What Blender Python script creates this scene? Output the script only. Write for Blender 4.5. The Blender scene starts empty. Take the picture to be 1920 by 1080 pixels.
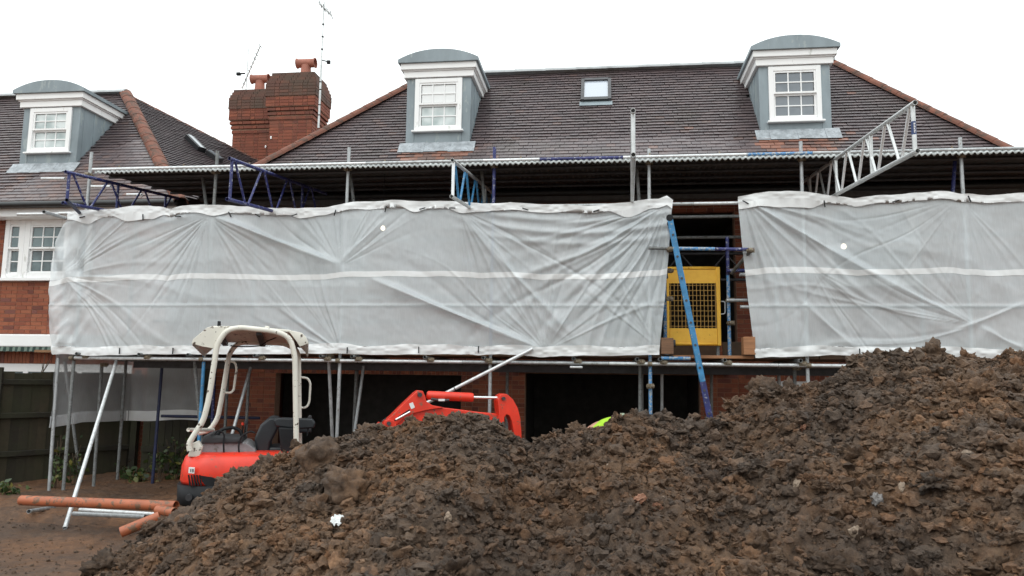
import bpy, bmesh, math, random
import numpy as np
from mathutils import Vector, Matrix
random.seed(7); RNG = np.random.default_rng(11)
S = bpy.context.scene
COL = S.collection
# ------------------------------------------------------------------ camera
F_PX, YAW, PITCH, ROLL, CAM_Z = 1410.0, math.radians(7.1), math.radians(6.9), math.radians(0.75), 1.7
cam_d = bpy.data.cameras.new('camera'); cam = bpy.data.objects.new('camera', cam_d); COL.objects.link(cam)
CAM = Vector((0, 0, CAM_Z))
ROT = Matrix.Rotation(YAW, 4, 'Z') @ Matrix.Rotation(math.pi/2+PITCH, 4, 'X') @ Matrix.Rotation(ROLL, 4, 'Z')
cam.matrix_world = Matrix.Translation(CAM) @ ROT
cam_d.sensor_width = 36; cam_d.lens = 36*F_PX/1920; cam_d.clip_start = .1; cam_d.clip_end = 3000
S.camera = cam
S.render.resolution_x = 1024; S.render.resolution_y = 576
# ------------------------------------------------------------------ sky, sun, exposure
SUN_EL, SUN_AZ = math.radians(48), math.radians(200)
w = bpy.data.worlds.new('World'); S.world = w; w.use_nodes = True
nt = w.node_tree; nt.nodes.clear()
sky = nt.nodes.new('ShaderNodeTexSky'); sky.sky_type = 'NISHITA'; sky.sun_disc = False
sky.sun_elevation = SUN_EL; sky.sun_rotation = SUN_AZ; sky.air_density = 1.2; sky.dust_density = 6
mixn = nt.nodes.new('ShaderNodeMix'); mixn.data_type = 'RGBA'; mixn.inputs[0].default_value = .93
tc = nt.nodes.new('ShaderNodeTexCoord'); sz = nt.nodes.new('ShaderNodeSeparateXYZ'); nt.links.new(tc.outputs['Generated'], sz.inputs[0])
mr_ = nt.nodes.new('ShaderNodeMapRange'); mr_.inputs[3].default_value = 1.0; mr_.inputs[4].default_value = 2.0; nt.links.new(sz.outputs[2], mr_.inputs[0])
vm = nt.nodes.new('ShaderNodeVectorMath'); vm.operation = 'SCALE'; vm.inputs[0].default_value = (11.4, 12.0, 12.0); nt.links.new(mr_.outputs[0], vm.inputs['Scale']); nt.links.new(vm.outputs[0], mixn.inputs[7])
bg = nt.nodes.new('ShaderNodeBackground'); bg.inputs[1].default_value = .1
wo = nt.nodes.new('ShaderNodeOutputWorld')
nt.links.new(sky.outputs[0], mixn.inputs[6]); nt.links.new(mixn.outputs[2], bg.inputs[0]); nt.links.new(bg.outputs[0], wo.inputs[0])
sd = bpy.data.lights.new('sun', 'SUN'); sd.energy = .5; sd.angle = math.radians(35); sd.color = (1, .97, .93)
so = bpy.data.objects.new('sun', sd); COL.objects.link(so)
so.rotation_euler = (math.radians(90)-SUN_EL, 0, math.radians(180)-SUN_AZ)
S.view_settings.view_transform = 'Standard'; S.view_settings.look = 'None'; S.view_settings.gamma = 1
S.view_settings.use_curve_mapping = False; S.view_settings.exposure = 0.0

# ------------------------------------------------------------------ helpers
def ray(px, py):
    return (ROT.to_3x3() @ Vector(((px-960)/F_PX, -(py-540)/F_PX, -1)))
def at(px, py, Y=None, Z=None):
    d = ray(px, py)
    t = Y/d.y if Y is not None else (Z-CAM_Z)/d.z
    return CAM + d*t

def tag(o, label=None, cat=None, group=None, kind=None):
    if label: o['label'] = label
    if cat: o['category'] = cat
    if group: o['group'] = group
    if kind: o['kind'] = kind
    return o
def empty(name, loc=(0, 0, 0), parent=None, rz=0):
    o = bpy.data.objects.new(name, None); COL.objects.link(o); o.empty_display_size = .2
    o.location = loc; o.rotation_euler = (0, 0, rz)
    if parent: o.parent = parent
    return o
def link(name, me, mat=None, parent=None, loc=None):
    if mat and not me.materials: me.materials.append(mat)
    o = bpy.data.objects.new(name, me); COL.objects.link(o)
    if parent: o.parent = parent
    if loc is not None: o.location = loc
    return o
def worldpos(o):
    m = Matrix.Translation(o.location) @ o.rotation_euler.to_matrix().to_4x4() if o.type == 'EMPTY' else o.matrix_basis
    return worldpos(o.parent) @ m if o.parent else m

class MB:
    """collects faces in world coordinates; build() links them as one mesh object"""
    def __init__(s): s.v = []; s.f = []; s.sm = []
    def add(s, vs, fs, smooth=False):
        n = len(s.v); s.v += [tuple(v) for v in vs]; s.f += [tuple(i+n for i in f) for f in fs]; s.sm += [smooth]*len(fs); return s
    def box(s, a, b, M=None):
        x0, y0, z0 = a; x1, y1, z1 = b
        vs = [Vector(p) for p in ((x0,y0,z0),(x1,y0,z0),(x1,y1,z0),(x0,y1,z0),(x0,y0,z1),(x1,y0,z1),(x1,y1,z1),(x0,y1,z1))]
        if M: vs = [M @ v for v in vs]
        return s.add(vs, [(0,3,2,1),(4,5,6,7),(0,1,5,4),(1,2,6,5),(2,3,7,6),(3,0,4,7)])
    def bar(s, p, q, wd, h, up=(0, 0, 1)):
        """rectangular bar from p to q, wd sideways and h along up"""
        p = Vector(p); q = Vector(q); d = (q-p).normalized(); u = Vector(up); sd_ = d.cross(u)
        if sd_.length < 1e-4: sd_ = d.cross(Vector((0, 1, 0)))
        sd_.normalize(); u = sd_.cross(d)
        c = [(-1,-1),(1,-1),(1,1),(-1,1)]
        vs = [p+sd_*a*wd/2+u*b*h/2 for a, b in c]+[q+sd_*a*wd/2+u*b*h/2 for a, b in c]
        return s.add(vs, [(0,1,2,3),(7,6,5,4),(0,4,5,1),(1,5,6,2),(2,6,7,3),(3,7,4,0)])
    def tube(s, path, r, n=12, hollow=0, caps=True, radii=None):
        path = [Vector(p) for p in path]; m = len(path)
        t0 = (path[1]-path[0]).normalized(); a = t0.orthogonal().normalized(); rings = []
        for i, p in enumerate(path):
            t = (path[min(i+1, m-1)]-path[max(i-1, 0)]).normalized()
            a = (a-t*a.dot(t)).normalized(); b = t.cross(a)
            rr = radii[i] if radii else r
            rings.append([p+(a*math.cos(k*2*math.pi/n)+b*math.sin(k*2*math.pi/n))*rr for k in range(n)])
        vs = [v for R_ in rings for v in R_]; fs = []
        for i in range(m-1):
            for k in range(n):
                fs.append((i*n+k, i*n+(k+1) % n, (i+1)*n+(k+1) % n, (i+1)*n+k))
        s.add(vs, fs, True)
        if hollow:
            for i, dr in ((0, 1), (m-1, -1)):
                t = (path[1]-path[0]).normalized() if i == 0 else (path[-2]-path[-1]).normalized()
                c = path[i]; o_ = rings[i]; inn = [c+(v-c)*(hollow/r) for v in o_]; dp = [v+t*.12 for v in inn]
                ff = []
                for k in range(n):
                    k2 = (k+1) % n
                    ff += [(k, k2, n+k2, n+k), (n+k, n+k2, 2*n+k2, 2*n+k)]
                ff.append(tuple(range(2*n, 3*n)))
                s.add(o_+inn+dp, ff)
        elif caps:
            s.add(rings[0], [tuple(range(n))]); s.add(rings[-1], [tuple(range(n-1, -1, -1))])
        return s
    def prism(s, pts, p0, p1):
        """polygon given as list of Vector offsets extruded between two offset vectors"""
        n = len(pts); p0 = Vector(p0); p1 = Vector(p1)
        vs = [Vector(p)+p0 for p in pts]+[Vector(p)+p1 for p in pts]
        fs = [tuple(range(n)), tuple(range(2*n-1, n-1, -1))]+[(i, i+n, (i+1) % n+n, (i+1) % n) for i in range(n)]
        return s.add(vs, fs)
    def xz(s, pts, y0, y1): return s.prism([(x, 0, z) for x, z in pts], (0, y0, 0), (0, y1, 0))
    def build(s, name, mat, parent=None, bevel=0, seg=2, clean=False):
        M = worldpos(parent).inverted() if parent else Matrix()
        me = bpy.data.meshes.new(name)
        me.from_pydata([M @ Vector(v) for v in s.v], [], s.f)
        for p, q in zip(me.polygons, s.sm): p.use_smooth = q
        if bevel or clean:
            bm = bmesh.new(); bm.from_mesh(me)
            bmesh.ops.remove_doubles(bm, verts=bm.verts, dist=1e-5)
            bmesh.ops.recalc_face_normals(bm, faces=bm.faces)
            if bevel:
                es = [e for e in bm.edges if len(e.link_faces) == 2 and e.calc_face_angle(0) > .5]
                bmesh.ops.bevel(bm, geom=es, offset=bevel, segments=seg, profile=.5, affect='EDGES', clamp_overlap=True)
                for f in bm.faces: f.smooth = f.calc_area() < .02
            bm.to_mesh(me); bm.free()
        me.validate()
        return link(name, me, mat, parent)

def rounded(pts, r, n=5):
    """polyline with its corners rounded"""
    pts = [Vector(p) for p in pts]; out = [pts[0]]
    for i in range(1, len(pts)-1):
        a, b, c = pts[i-1], pts[i], pts[i+1]
        rr = min(r, (a-b).length*.48, (c-b).length*.48)
        p = b+(a-b).normalized()*rr; q = b+(c-b).normalized()*rr
        for k in range(n+1):
            t = k/n; out.append(p*(1-t)**2+b*2*t*(1-t)+q*t*t)
    out.append(pts[-1]); return out

UNIT_V = np.array([(-.5,-.5,-.5),(.5,-.5,-.5),(.5,.5,-.5),(-.5,.5,-.5),(-.5,-.5,.5),(.5,-.5,.5),(.5,.5,.5),(-.5,.5,.5)])
UNIT_F = np.array([(0,3,2,1),(4,5,6,7),(0,1,5,4),(1,2,6,5),(2,3,7,6),(3,0,4,7)])
def set_attr(me, name, vals):
    a = me.attributes.new(name, 'FLOAT', 'POINT'); a.data.foreach_set('value', np.asarray(vals, dtype=np.float32))
def mesh_np(name, V, Fq, smooth=False):
    me = bpy.data.meshes.new(name); V = np.asarray(V, dtype=np.float32); Fq = np.asarray(Fq, dtype=np.int32)
    k = Fq.shape[1]; me.vertices.add(len(V)); me.vertices.foreach_set('co', V.ravel())
    me.loops.add(Fq.size); me.loops.foreach_set('vertex_index', Fq.ravel())
    me.polygons.add(len(Fq)); me.polygons.foreach_set('loop_start', np.arange(0, Fq.size, k, dtype=np.int32))
    me.polygons.foreach_set('use_smooth', np.full(len(Fq), smooth)); me.update(calc_edges=True); me.validate(); return me
_unit = {}
def unit_mesh(name, mat, tint):
    k = (name, mat.name, tint)
    if k not in _unit:
        me = mesh_np(name, UNIT_V, UNIT_F); set_attr(me, 'tint', [tint]*8); me.materials.append(mat); _unit[k] = me
    return _unit[k]
class Pieces:
    """box-shaped alike pieces (bricks, tiles, boards): the nearest are objects, the rest one mesh"""
    def __init__(s, name, mat, limit=300): s.name, s.mat, s.limit, s.L = name, mat, limit, []
    def add(s, M, tint, parent, prio=0, visible=True): s.L.append((M, tint, parent, prio if visible else prio+1e4))
    def finish(s):
        s.L.sort(key=lambda e: e[3]); rest = {}
        for i, (M, t, par, pr_) in enumerate(s.L):
            if i < s.limit and pr_ < 1e4:
                o = bpy.data.objects.new(s.name, unit_mesh(s.name, s.mat, round(t*11)/11)); COL.objects.link(o)
                o.parent = par; o.matrix_local = worldpos(par).inverted() @ M
            else: rest.setdefault(par.name, (par, []))[1].append((M, t))
        for par, L in rest.values():
            Ms = np.array([np.array(M) for M, t in L]); v = np.concatenate([UNIT_V, np.ones((8, 1))], 1)
            V = np.einsum('nij,kj->nki', Ms, v)[:, :, :3].reshape(-1, 3)
            Fq = (UNIT_F[None]+8*np.arange(len(L))[:, None, None]).reshape(-1, 4)
            wi = np.array(worldpos(par).inverted()); V = V @ wi[:3, :3].T+wi[:3, 3]
            me = mesh_np(s.name+'_field', V, Fq); set_attr(me, 'tint', np.repeat([t for M, t in L], 8))
            o = link(s.name+'s_joined', me, s.mat, par); o['kind'] = 'stuff'
def boxM(c, x, y, z):
    """matrix of a box with centre c and full edge vectors x, y, z"""
    m = Matrix.Identity(4)
    for i, a in enumerate((x, y, z)):
        for j in range(3): m[j][i] = a[j]
    for j in range(3): m[j][3] = c[j]
    return m

# ------------------------------------------------------------------ materials
def nodes(name):
    m = bpy.data.materials.new(name); m.use_nodes = True; n = m.node_tree
    return m, n, n.nodes['Principled BSDF']
def noise(n, scale, detail=4, rough=.55, vec=None, stretch=None):
    t = n.nodes.new('ShaderNodeTexNoise'); t.inputs['Scale'].default_value = scale; t.inputs['Detail'].default_value = detail
    t.inputs['Roughness'].default_value = rough
    if vec is None:
        g = n.nodes.new('ShaderNodeNewGeometry'); vec = g.outputs['Position']
    if stretch:
        mp = n.nodes.new('ShaderNodeMapping'); mp.inputs['Scale'].default_value = stretch
        n.links.new(vec, mp.inputs[0]); vec = mp.outputs[0]
    n.links.new(vec, t.inputs['Vector']); return t.outputs['Fac']
def ramp(n, fac, stops):
    r = n.nodes.new('ShaderNodeValToRGB'); e = r.color_ramp.elements
    while len(e) < len(stops): e.new(.5)
    for q, (p, c) in zip(e, stops):
        q.position = p; q.color = (*c, 1) if len(c) == 3 else c
    n.links.new(fac, r.inputs[0]); return r.outputs[0]
def mix(n, fac, a, b, mode='MIX'):
    x = n.nodes.new('ShaderNodeMix'); x.data_type = 'RGBA'; x.blend_type = mode
    for s_, v in ((0, fac), (6, a), (7, b)):
        if isinstance(v, (int, float)): x.inputs[s_].default_value = v
        elif isinstance(v, tuple): x.inputs[s_].default_value = (*v, 1)
        else: n.links.new(v, x.inputs[s_])
    return x.outputs[2]
def bump(n, h, strength, dist, bsdf):
    b = n.nodes.new('ShaderNodeBump'); b.inputs['Strength'].default_value = strength; b.inputs['Distance'].default_value = dist
    n.links.new(h, b.inputs['Height']); n.links.new(b.outputs[0], bsdf.inputs['Normal'])
def attr(n, name='tint'):
    a = n.nodes.new('ShaderNodeAttribute'); a.attribute_name = name; return a.outputs['Fac']
def simple(name, c, rough=.6, var=.25, scale=8, metal=0, c2=None, bmp=0, stretch=None, detail=5, thr=None, spec=.5):
    """base colour with mottling; c2 with thr = flakes or stains of a second colour"""
    m, n, b = nodes(name)
    f = noise(n, scale, detail, .6, stretch=stretch)
    dark = tuple(x*(1-var) for x in c); lite = tuple(min(x*(1+var), .92) for x in c)
    col = ramp(n, f, [(.3, dark), (.7, lite)])
    if c2:
        f2 = noise(n, scale*2.7, 6, .65, stretch=stretch); t = thr or .56
        k = ramp(n, f2, [(t, (0, 0, 0)), (t+.03, (1, 1, 1))]); col = mix(n, k, col, c2)
    n.links.new(col, b.inputs['Base Color']); b.inputs['Roughness'].default_value = rough; b.inputs['Metallic'].default_value = metal
    b.inputs['Specular IOR Level'].default_value = spec
    if bmp: bump(n, f, .5, bmp, b)
    return m
def tinted(name, stops, rough=.8, nscale=40, dirt=(.05, .045, .04), dscale=2.2, dthr=.58, damount=.6, bmp=.002):
    m, n, b = nodes(name)
    col = ramp(n, attr(n), stops)
    f = noise(n, nscale, 4); col = mix(n, .55, col, ramp(n, f, [(.25, (.45, .45, .45)), (.75, (1.0, 1.0, 1.0))]), 'MULTIPLY')
    g = noise(n, dscale, 5, .65); k = ramp(n, g, [(dthr-.1, (0, 0, 0)), (dthr+.12, (damount,)*3)]); col = mix(n, k, col, dirt)
    n.links.new(col, b.inputs['Base Color']); b.inputs['Roughness'].default_value = rough
    bump(n, f, .6, bmp, b); return m

M = {}
M['brick'] = tinted('brick', [(0, (.16, .046, .03)), (.2, (.25, .068, .034)), (.6, (.31, .09, .042)), (.9, (.34, .11, .052)), (1, (.20, .068, .05))], dthr=.66, damount=.4)
M['brick_dark'] = tinted('chimney_brick', [(0, (.19, .055, .033)), (.5, (.25, .07, .038)), (1, (.30, .09, .048))], dscale=1.6, dthr=.6, damount=.55)
M['brick_sooty'] = tinted('sooty_brick', [(0, (.11, .055, .04)), (.5, (.14, .065, .048)), (1, (.18, .075, .05))], dirt=(.06, .06, .042), dthr=.52, damount=.5)
M['mortar'] = simple('mortar', (.33, .20, .14), .95, .2, 30, bmp=.002)
M['tile'] = tinted('roof_tile', [(0, (.078, .064, .070)), (.3, (.116, .092, .097)), (.6, (.142, .108, .110)), (.8, (.17, .115, .105)), (.9, (.30, .14, .10)), (1, (.34, .16, .11))], rough=.36, nscale=25, dirt=(.06, .055, .045), dscale=1.1, dthr=.62, damount=.55)
M['felt'] = simple('roof_felt', (.02, .018, .018), .9)
M['hip'] = simple('terracotta', (.17, .068, .045), .85, .3, 3, c2=(.10, .055, .04), thr=.52, bmp=.003)
M['pot'] = simple('clay_pot', (.34, .13, .09), .7, .2, 6)
M['ridge'] = simple('ridge_lead', (.40, .42, .43), .6, .2, 4)
M['lead'] = simple('lead_sheet', (.235, .285, .312), .5, .22, 2.2, c2=(.30, .35, .36), thr=.58, stretch=(1, 1, .35))
M['lead_new'] = simple('lead_flashing', (.30, .33, .355), .45, .35, 9, c2=(.2, .22, .24), thr=.58)
M['white'] = simple('white_paint', (.88, .89, .89), .4, .02, 3, c2=(.66, .67, .65), thr=.64, stretch=(1, 1, .3))
M['gutter'] = simple('black_gutter', (.02, .022, .024), .35)
M['soffit'] = simple('dark_soffit', (.12, .12, .12), .8)
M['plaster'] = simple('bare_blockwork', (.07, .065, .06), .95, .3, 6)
M['galv'] = simple('galvanised_tube', (.40, .42, .43), .42, .28, 14, metal=.35, c2=(.20, .18, .16), thr=.61, stretch=(1, 1, .5))
M['galv_dull'] = simple('weathered_tube', (.19, .20, .20), .6, .3, 14, metal=.2, c2=(.10, .09, .08), thr=.57)
M['galv_bright'] = simple('bright_tube', (.62, .64, .65), .33, .2, 18, metal=.35, c2=(.3, .29, .28), thr=.64)
M['blue'] = simple('light_blue_paint', (.04, .20, .40), .5, .25, 9, c2=(.25, .3, .33), thr=.60)
M['blue_flaked'] = simple('flaked_blue_paint', (.06, .22, .46), .55, .3, 12, c2=(.36, .40, .43), thr=.50)
M['navy'] = simple('navy_paint', (.024, .03, .135), .5, .3, 10, c2=(.28, .29, .34), thr=.575)
M['navy_dark'] = simple('dark_navy_paint', (.012, .018, .06), .55, .3, 10, c2=(.05, .055, .07), thr=.6)
M['alu'] = simple('aluminium', (.58, .60, .60), .4, .15, 10, metal=.45)
M['alu_bright'] = simple('bright_aluminium', (.78, .80, .82), .32, .08, 10, metal=.35)
M['clamp'] = simple('rusty_clamp', (.22, .19, .14), .6, .4, 30, metal=.3, c2=(.14, .07, .035), thr=.55)
M['wood'] = simple('scaffold_board', (.17, .09, .05), .8, .35, 6, stretch=(.4, 6, 6), c2=(.09, .06, .045), thr=.6)
M['wood_light'] = simple('raw_timber', (.30, .14, .065), .8, .25, 6, stretch=(.6, 6, 6))
M['fence'] = tinted('mossy_fence_wood', [(0, (.022, .018, .012)), (.5, (.04, .033, .02)), (1, (.065, .05, .03))], rough=.85, nscale=14, dirt=(.034, .036, .016), dscale=2.0, dthr=.5, damount=.65)
M['yellow'] = simple('yellow_paint', (.93, .48, .045), .5, .12, 7, c2=(.5, .25, .03), thr=.66)
M['red'] = simple('red_paint', (.70, .038, .016), .38, .14, 5, c2=(.30, .09, .055), thr=.60)
M['cream'] = simple('cream_paint', (.66, .64, .57), .4, .06, 5, c2=(.075, .05, .035), thr=.60)
M['black'] = simple('black_plastic', (.010, .011, .013), .6, spec=.25)
M['rubber'] = simple('rubber', (.025, .025, .028), .7)
M['seat'] = simple('dark_vinyl', (.011, .014, .018), .45, .2, 5)
M['grey_panel'] = simple('dusty_grey_panel', (.23, .23, .24), .65, .3, 7, c2=(.12, .11, .10), thr=.6)
M['steel_dark'] = simple('dirty_steel', (.06, .06, .065), .5, .3, 9, metal=.3)
M['chrome'] = simple('polished_rod', (.8, .8, .8), .15, .05, 5, metal=.8)
M['orange_pipe'] = simple('orange_plastic', (.36, .105, .045), .5, .2, 5, c2=(.15, .08, .045), thr=.54)
M['sticker'] = simple('white_sticker', (.75, .75, .75), .4, .03)
M['ink'] = simple('dark_ink', (.03, .03, .03), .5)
M['navy_label'] = simple('navy_label', (.02, .045, .15), .4)
M['hivis'] = simple('lime_fabric', (.36, .62, .03), .8, .1, 9)
M['reflective'] = simple('grey_reflective_tape', (.25, .30, .22), .5)
M['skin'] = simple('skin', (.5, .28, .2), .6, .05)
M['trouser'] = simple('navy_workwear', (.02, .025, .04), .8)
M['paper'] = simple('white_plaster_scrap', (.62, .64, .64), .6, .2, 40)
M['stone'] = simple('pale_stone', (.22, .165, .12), .7, .3, 25, bmp=.003)
M['stone_grey'] = simple('grey_stone', (.15, .14, .135), .6, .3, 25, bmp=.003)
M['brick_frag'] = simple('broken_brick', (.21, .10, .06), .8, .3, 20, bmp=.003)
M['polycarb'] = simple('corrugated_steel', (.07, .065, .06), .7, .3, 5, c2=(.10, .06, .045), thr=.6)
M['eave_strip'] = simple('pale_corrugated_edge', (.45, .48, .48), .45, .3, 9, metal=.2)
M['pane_mid'] = None
M['leaf'] = tinted('ivy_leaf', [(0, (.02, .04, .012)), (.6, (.05, .085, .02)), (1, (.22, .20, .05))], rough=.5, dthr=.7)
M['stem'] = simple('woody_stem', (.07, .05, .03), .85)
def pane_mat(name, c, rough=.06, c2=None):
    m, n, b = nodes(name)
    if c2: n.links.new(ramp(n, noise(n, 2.6, 2, .5), [(.38, c), (.62, c2)]), b.inputs['Base Color'])
    else: b.inputs['Base Color'].default_value = (*c, 1)
    b.inputs['Roughness'].default_value = rough; b.inputs['Coat Weight'].default_value = .5; return m
M['pane_blind'] = pane_mat('glass_over_white_blind', (.80, .82, .82), .1)
M['pane_pale'] = pane_mat('glass_over_net_curtain', (.34, .42, .42), .06, (.66, .72, .72))
M['pane_grey'] = pane_mat('grey_glass', (.14, .165, .19), .06, (.20, .225, .25))
M['pane_dark'] = pane_mat('dark_glass', (.03, .045, .05), .06, (.12, .17, .18))
M['pane_mid'] = pane_mat('dim_glass', (.10, .15, .16), .06, (.15, .21, .22))
M['pane_sky'] = pane_mat('bright_roof_glass', (.40, .44, .50), .12)
# awning print
m, n, b = nodes('striped_awning_cloth'); g = n.nodes.new('ShaderNodeNewGeometry'); sx = n.nodes.new('ShaderNodeSeparateXYZ'); n.links.new(g.outputs['Position'], sx.inputs[0])
mm = n.nodes.new('ShaderNodeMath'); mm.operation = 'MULTIPLY'; mm.inputs[1].default_value = 1/.118; n.links.new(sx.outputs[0], mm.inputs[0])
fr = n.nodes.new('ShaderNodeMath'); fr.operation = 'FRACT'; n.links.new(mm.outputs[0], fr.inputs[0])
n.links.new(ramp(n, fr.outputs[0], [(.50, (.025, .05, .042)), (.53, (.15, .20, .17))]), b.inputs['Base Color']); b.inputs['Roughness'].default_value = .9; M['awning'] = m
# translucent debris sheeting
def sheeting(name, c, transp, transl, fine=True):
    m = bpy.data.materials.new(name); m.use_nodes = True; n = m.node_tree; n.nodes.remove(n.nodes['Principled BSDF'])
    out = n.nodes['Material Output']
    d = n.nodes.new('ShaderNodeBsdfDiffuse'); t = n.nodes.new('ShaderNodeBsdfTranslucent'); tr = n.nodes.new('ShaderNodeBsdfTransparent'); gl = n.nodes.new('ShaderNodeBsdfGlossy')
    gl.inputs['Roughness'].default_value = .35
    f = noise(n, 3, 5); col = ramp(n, f, [(.3, tuple(x*.93 for x in c)), (.7, c)])
    if fine:
        f2 = noise(n, 60, 2, .5, stretch=(1.6, 1, .12)); col = mix(n, .35, col, ramp(n, f2, [(.35, (.8, .8, .8)), (.65, (1, 1, 1))]), 'MULTIPLY')
    f4 = noise(n, .9, 6, .7); col = mix(n, .8, col, ramp(n, f4, [(.40, (1, 1, 1)), (.68, (.87, .855, .84))]), 'MULTIPLY')
    n.links.new(col, d.inputs[0]); n.links.new(col, t.inputs[0])
    a = n.nodes.new('ShaderNodeMixShader'); a.inputs[0].default_value = transl; n.links.new(d.outputs[0], a.inputs[1]); n.links.new(t.outputs[0], a.inputs[2])
    g_ = n.nodes.new('ShaderNodeMixShader'); g_.inputs[0].default_value = .06; n.links.new(a.outputs[0], g_.inputs[1]); n.links.new(gl.outputs[0], g_.inputs[2])
    b_ = n.nodes.new('ShaderNodeMixShader'); b_.inputs[0].default_value = transp; n.links.new(g_.outputs[0], b_.inputs[1]); n.links.new(tr.outputs[0], b_.inputs[2])
    n.links.new(b_.outputs[0], out.inputs[0]); return m
M['sheet'] = sheeting('debris_sheeting', (.86, .93, .97), .33, .20)
M['sheet_shaded'] = sheeting('shaded_sheeting', (.60, .61, .63), .50, .12)  # same cloth, made greyer and clearer to carry the shade under the deck
M['sheet_hem'] = sheeting('doubled_sheeting', (.87, .89, .90), .04, .14, False)
# soil
def soil(name, tint=True):
    m, n, b = nodes(name)
    f1 = noise(n, 1.3, 5, .6); f2 = noise(n, 14, 8, .78); f3 = noise(n, 55, 8, .75)
    c = ramp(n, f2, [(.28, (.036, .021, .013)), (.45, (.105, .064, .038)), (.60, (.165, .101, .059)), (.76, (.25, .16, .095))])
    g2 = ramp(n, f2, [(.3, (.044, .032, .025)), (.5, (.088, .064, .048)), (.72, (.17, .128, .095))])
    c = mix(n, ramp(n, f1, [(.42, (0, 0, 0)), (.58, (.9,)*3)]), c, g2)
    f0 = noise(n, .55, 3, .5); c = mix(n, .8, c, ramp(n, f0, [(.36, (.62, .60, .60)), (.62, (1.15, 1.12, 1.08))]), 'MULTIPLY')
    if tint: c = mix(n, .8, c, ramp(n, attr(n), [(0, (.35, .33, .32)), (.5, (1, .97, .95)), (.8, (1.5, 1.2, .95)), (.93, (1.6, 1.5, 1.4)), (1, (2.6, 2.3, 2.0))]), 'MULTIPLY')
    n.links.new(c, b.inputs['Base Color'])
    r = n.nodes.new('ShaderNodeMapRange'); r.inputs[1].default_value = .3; r.inputs[2].default_value = .7; b.inputs['Specular IOR Level'].default_value = .35; r.inputs[3].default_value = .5; r.inputs[4].default_value = .85
    n.links.new(f2, r.inputs[0]); n.links.new(r.outputs[0], b.inputs['Roughness'])
    bump(n, f3, 1.0, .022, b); return m
M['soil'] = soil('wet_clay_soil'); M['ground'] = soil('trodden_mud', False)
for nd in M['ground'].node_tree.nodes:
    if nd.type == 'VALTORGB':
        for e_ in nd.color_ramp.elements:
            if e_.color[0] > e_.color[2]*1.05: e_.color = (e_.color[0]*1.18, e_.color[1]*1.06, e_.color[2]*.98, 1)
# ================================================================== the two houses
def plane_hit(px, py, P0, nrm):
    d = ray(px, py); return CAM+d*((Vector(P0)-CAM).dot(nrm)/d.dot(nrm))
def inside(poly, a, b):
    c = False; j = len(poly)-1
    for i in range(len(poly)):
        if (poly[i][1] > b) != (poly[j][1] > b) and a < (poly[j][0]-poly[i][0])*(b-poly[i][1])/(poly[j][1]-poly[i][1])+poly[i][0]: c = not c
        j = i
    return c
def tile_slope(pieces, parent, P, vis, holes=(), tintf=None, prio0=0):
    """P: corner points, the first two along the eave; courses of plain tiles laid in half bond"""
    P = [Vector(p) for p in P]; O = P[0]; nrm = (P[1]-P[0]).cross(P[2]-P[0]).normalized()
    if nrm.z < 0: nrm = -nrm
    u = Vector((0, 0, 1)).cross(nrm).normalized()
    if u.dot(P[1]-P[0]) < 0: u = -u
    v = nrm.cross(u)
    if v.z < 0: v = -v
    poly = [((p-O).dot(u), (p-O).dot(v)) for p in P]
    a0, a1 = min(p[0] for p in poly), max(p[0] for p in poly); b0, b1 = min(p[1] for p in poly), max(p[1] for p in poly)
    W_, G = .168, .1; nb = int((b1-b0)/G)
    for i in range(nb+1):
        b = b0+(i+.5)*G; off = (i % 2)*W_/2; wob = RNG.normal(0, .0015)
        for k in range(int((a1-a0)/W_)+2):
            a = a0+off+k*W_
            if not inside(poly, a, b): continue
            c = O+u*(a+RNG.normal(0, .0025))+v*(b+wob+RNG.normal(0, .0015))+nrm*(.014+RNG.normal(0, .0012)+.004*math.sin(a*1.3+b))
            if any(h(c) for h in holes): continue
            t = .2+RNG.random()*.42
            if RNG.random() < .02: t = .75
            if tintf: t = tintf(c, t)
            tl = nrm*RNG.normal(0, .0015)
            pieces.add(boxM(c, u*(W_-.005)+tl, v*.110-nrm*.024, nrm*.013), min(max(t, 0), 1), parent, (c-CAM).length+prio0, vis(c))
    mb = MB(); mb.add([p-nrm*.012 for p in P], [tuple(range(len(P)))])
    mb.build('roof_felt', M['felt'], parent)
    return u, v, nrm
def hip_run(parent, name, p, q, mat, L=.33, r=.12, flat=False):
    p = Vector(p); q = Vector(q); d = q-p; n_ = max(1, int(d.length/L)); d.normalize(); L = (q-p).length/n_
    side = d.cross(Vector((0, 0, 1))).normalized(); up = side.cross(d).normalized()
    for i in range(n_):
        mb = MB(); a = p+d*(i*L); b = p+d*((i+1)*L+.03); K = 8; vs = []
        for c, rr, dz in ((a, r*1.02, .004), (b, r*.985, -.001)):
            for rad in (rr, rr-.018):
                for k in range(K+1):
                    th = math.pi*k/K; vs.append(c+side*math.cos(th)*rad+up*((math.sin(th)*rad)*(.45 if flat else .85)+dz-.035))
        m = K+1; fs = []
        for k in range(K):
            fs += [(k, k+1, 2*m+k+1, 2*m+k), (m+k, 3*m+k, 3*m+k+1, m+k+1), (k, m+k, m+k+1, k+1), (2*m+k, 2*m+k+1, 3*m+k+1, 3*m+k)]
        fs += [(0, 2*m, 3*m, m), (K, m+K, 3*m+K, 2*m+K)]
        mb.add(vs, fs, False); mb.build(name, mat, parent)

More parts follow.
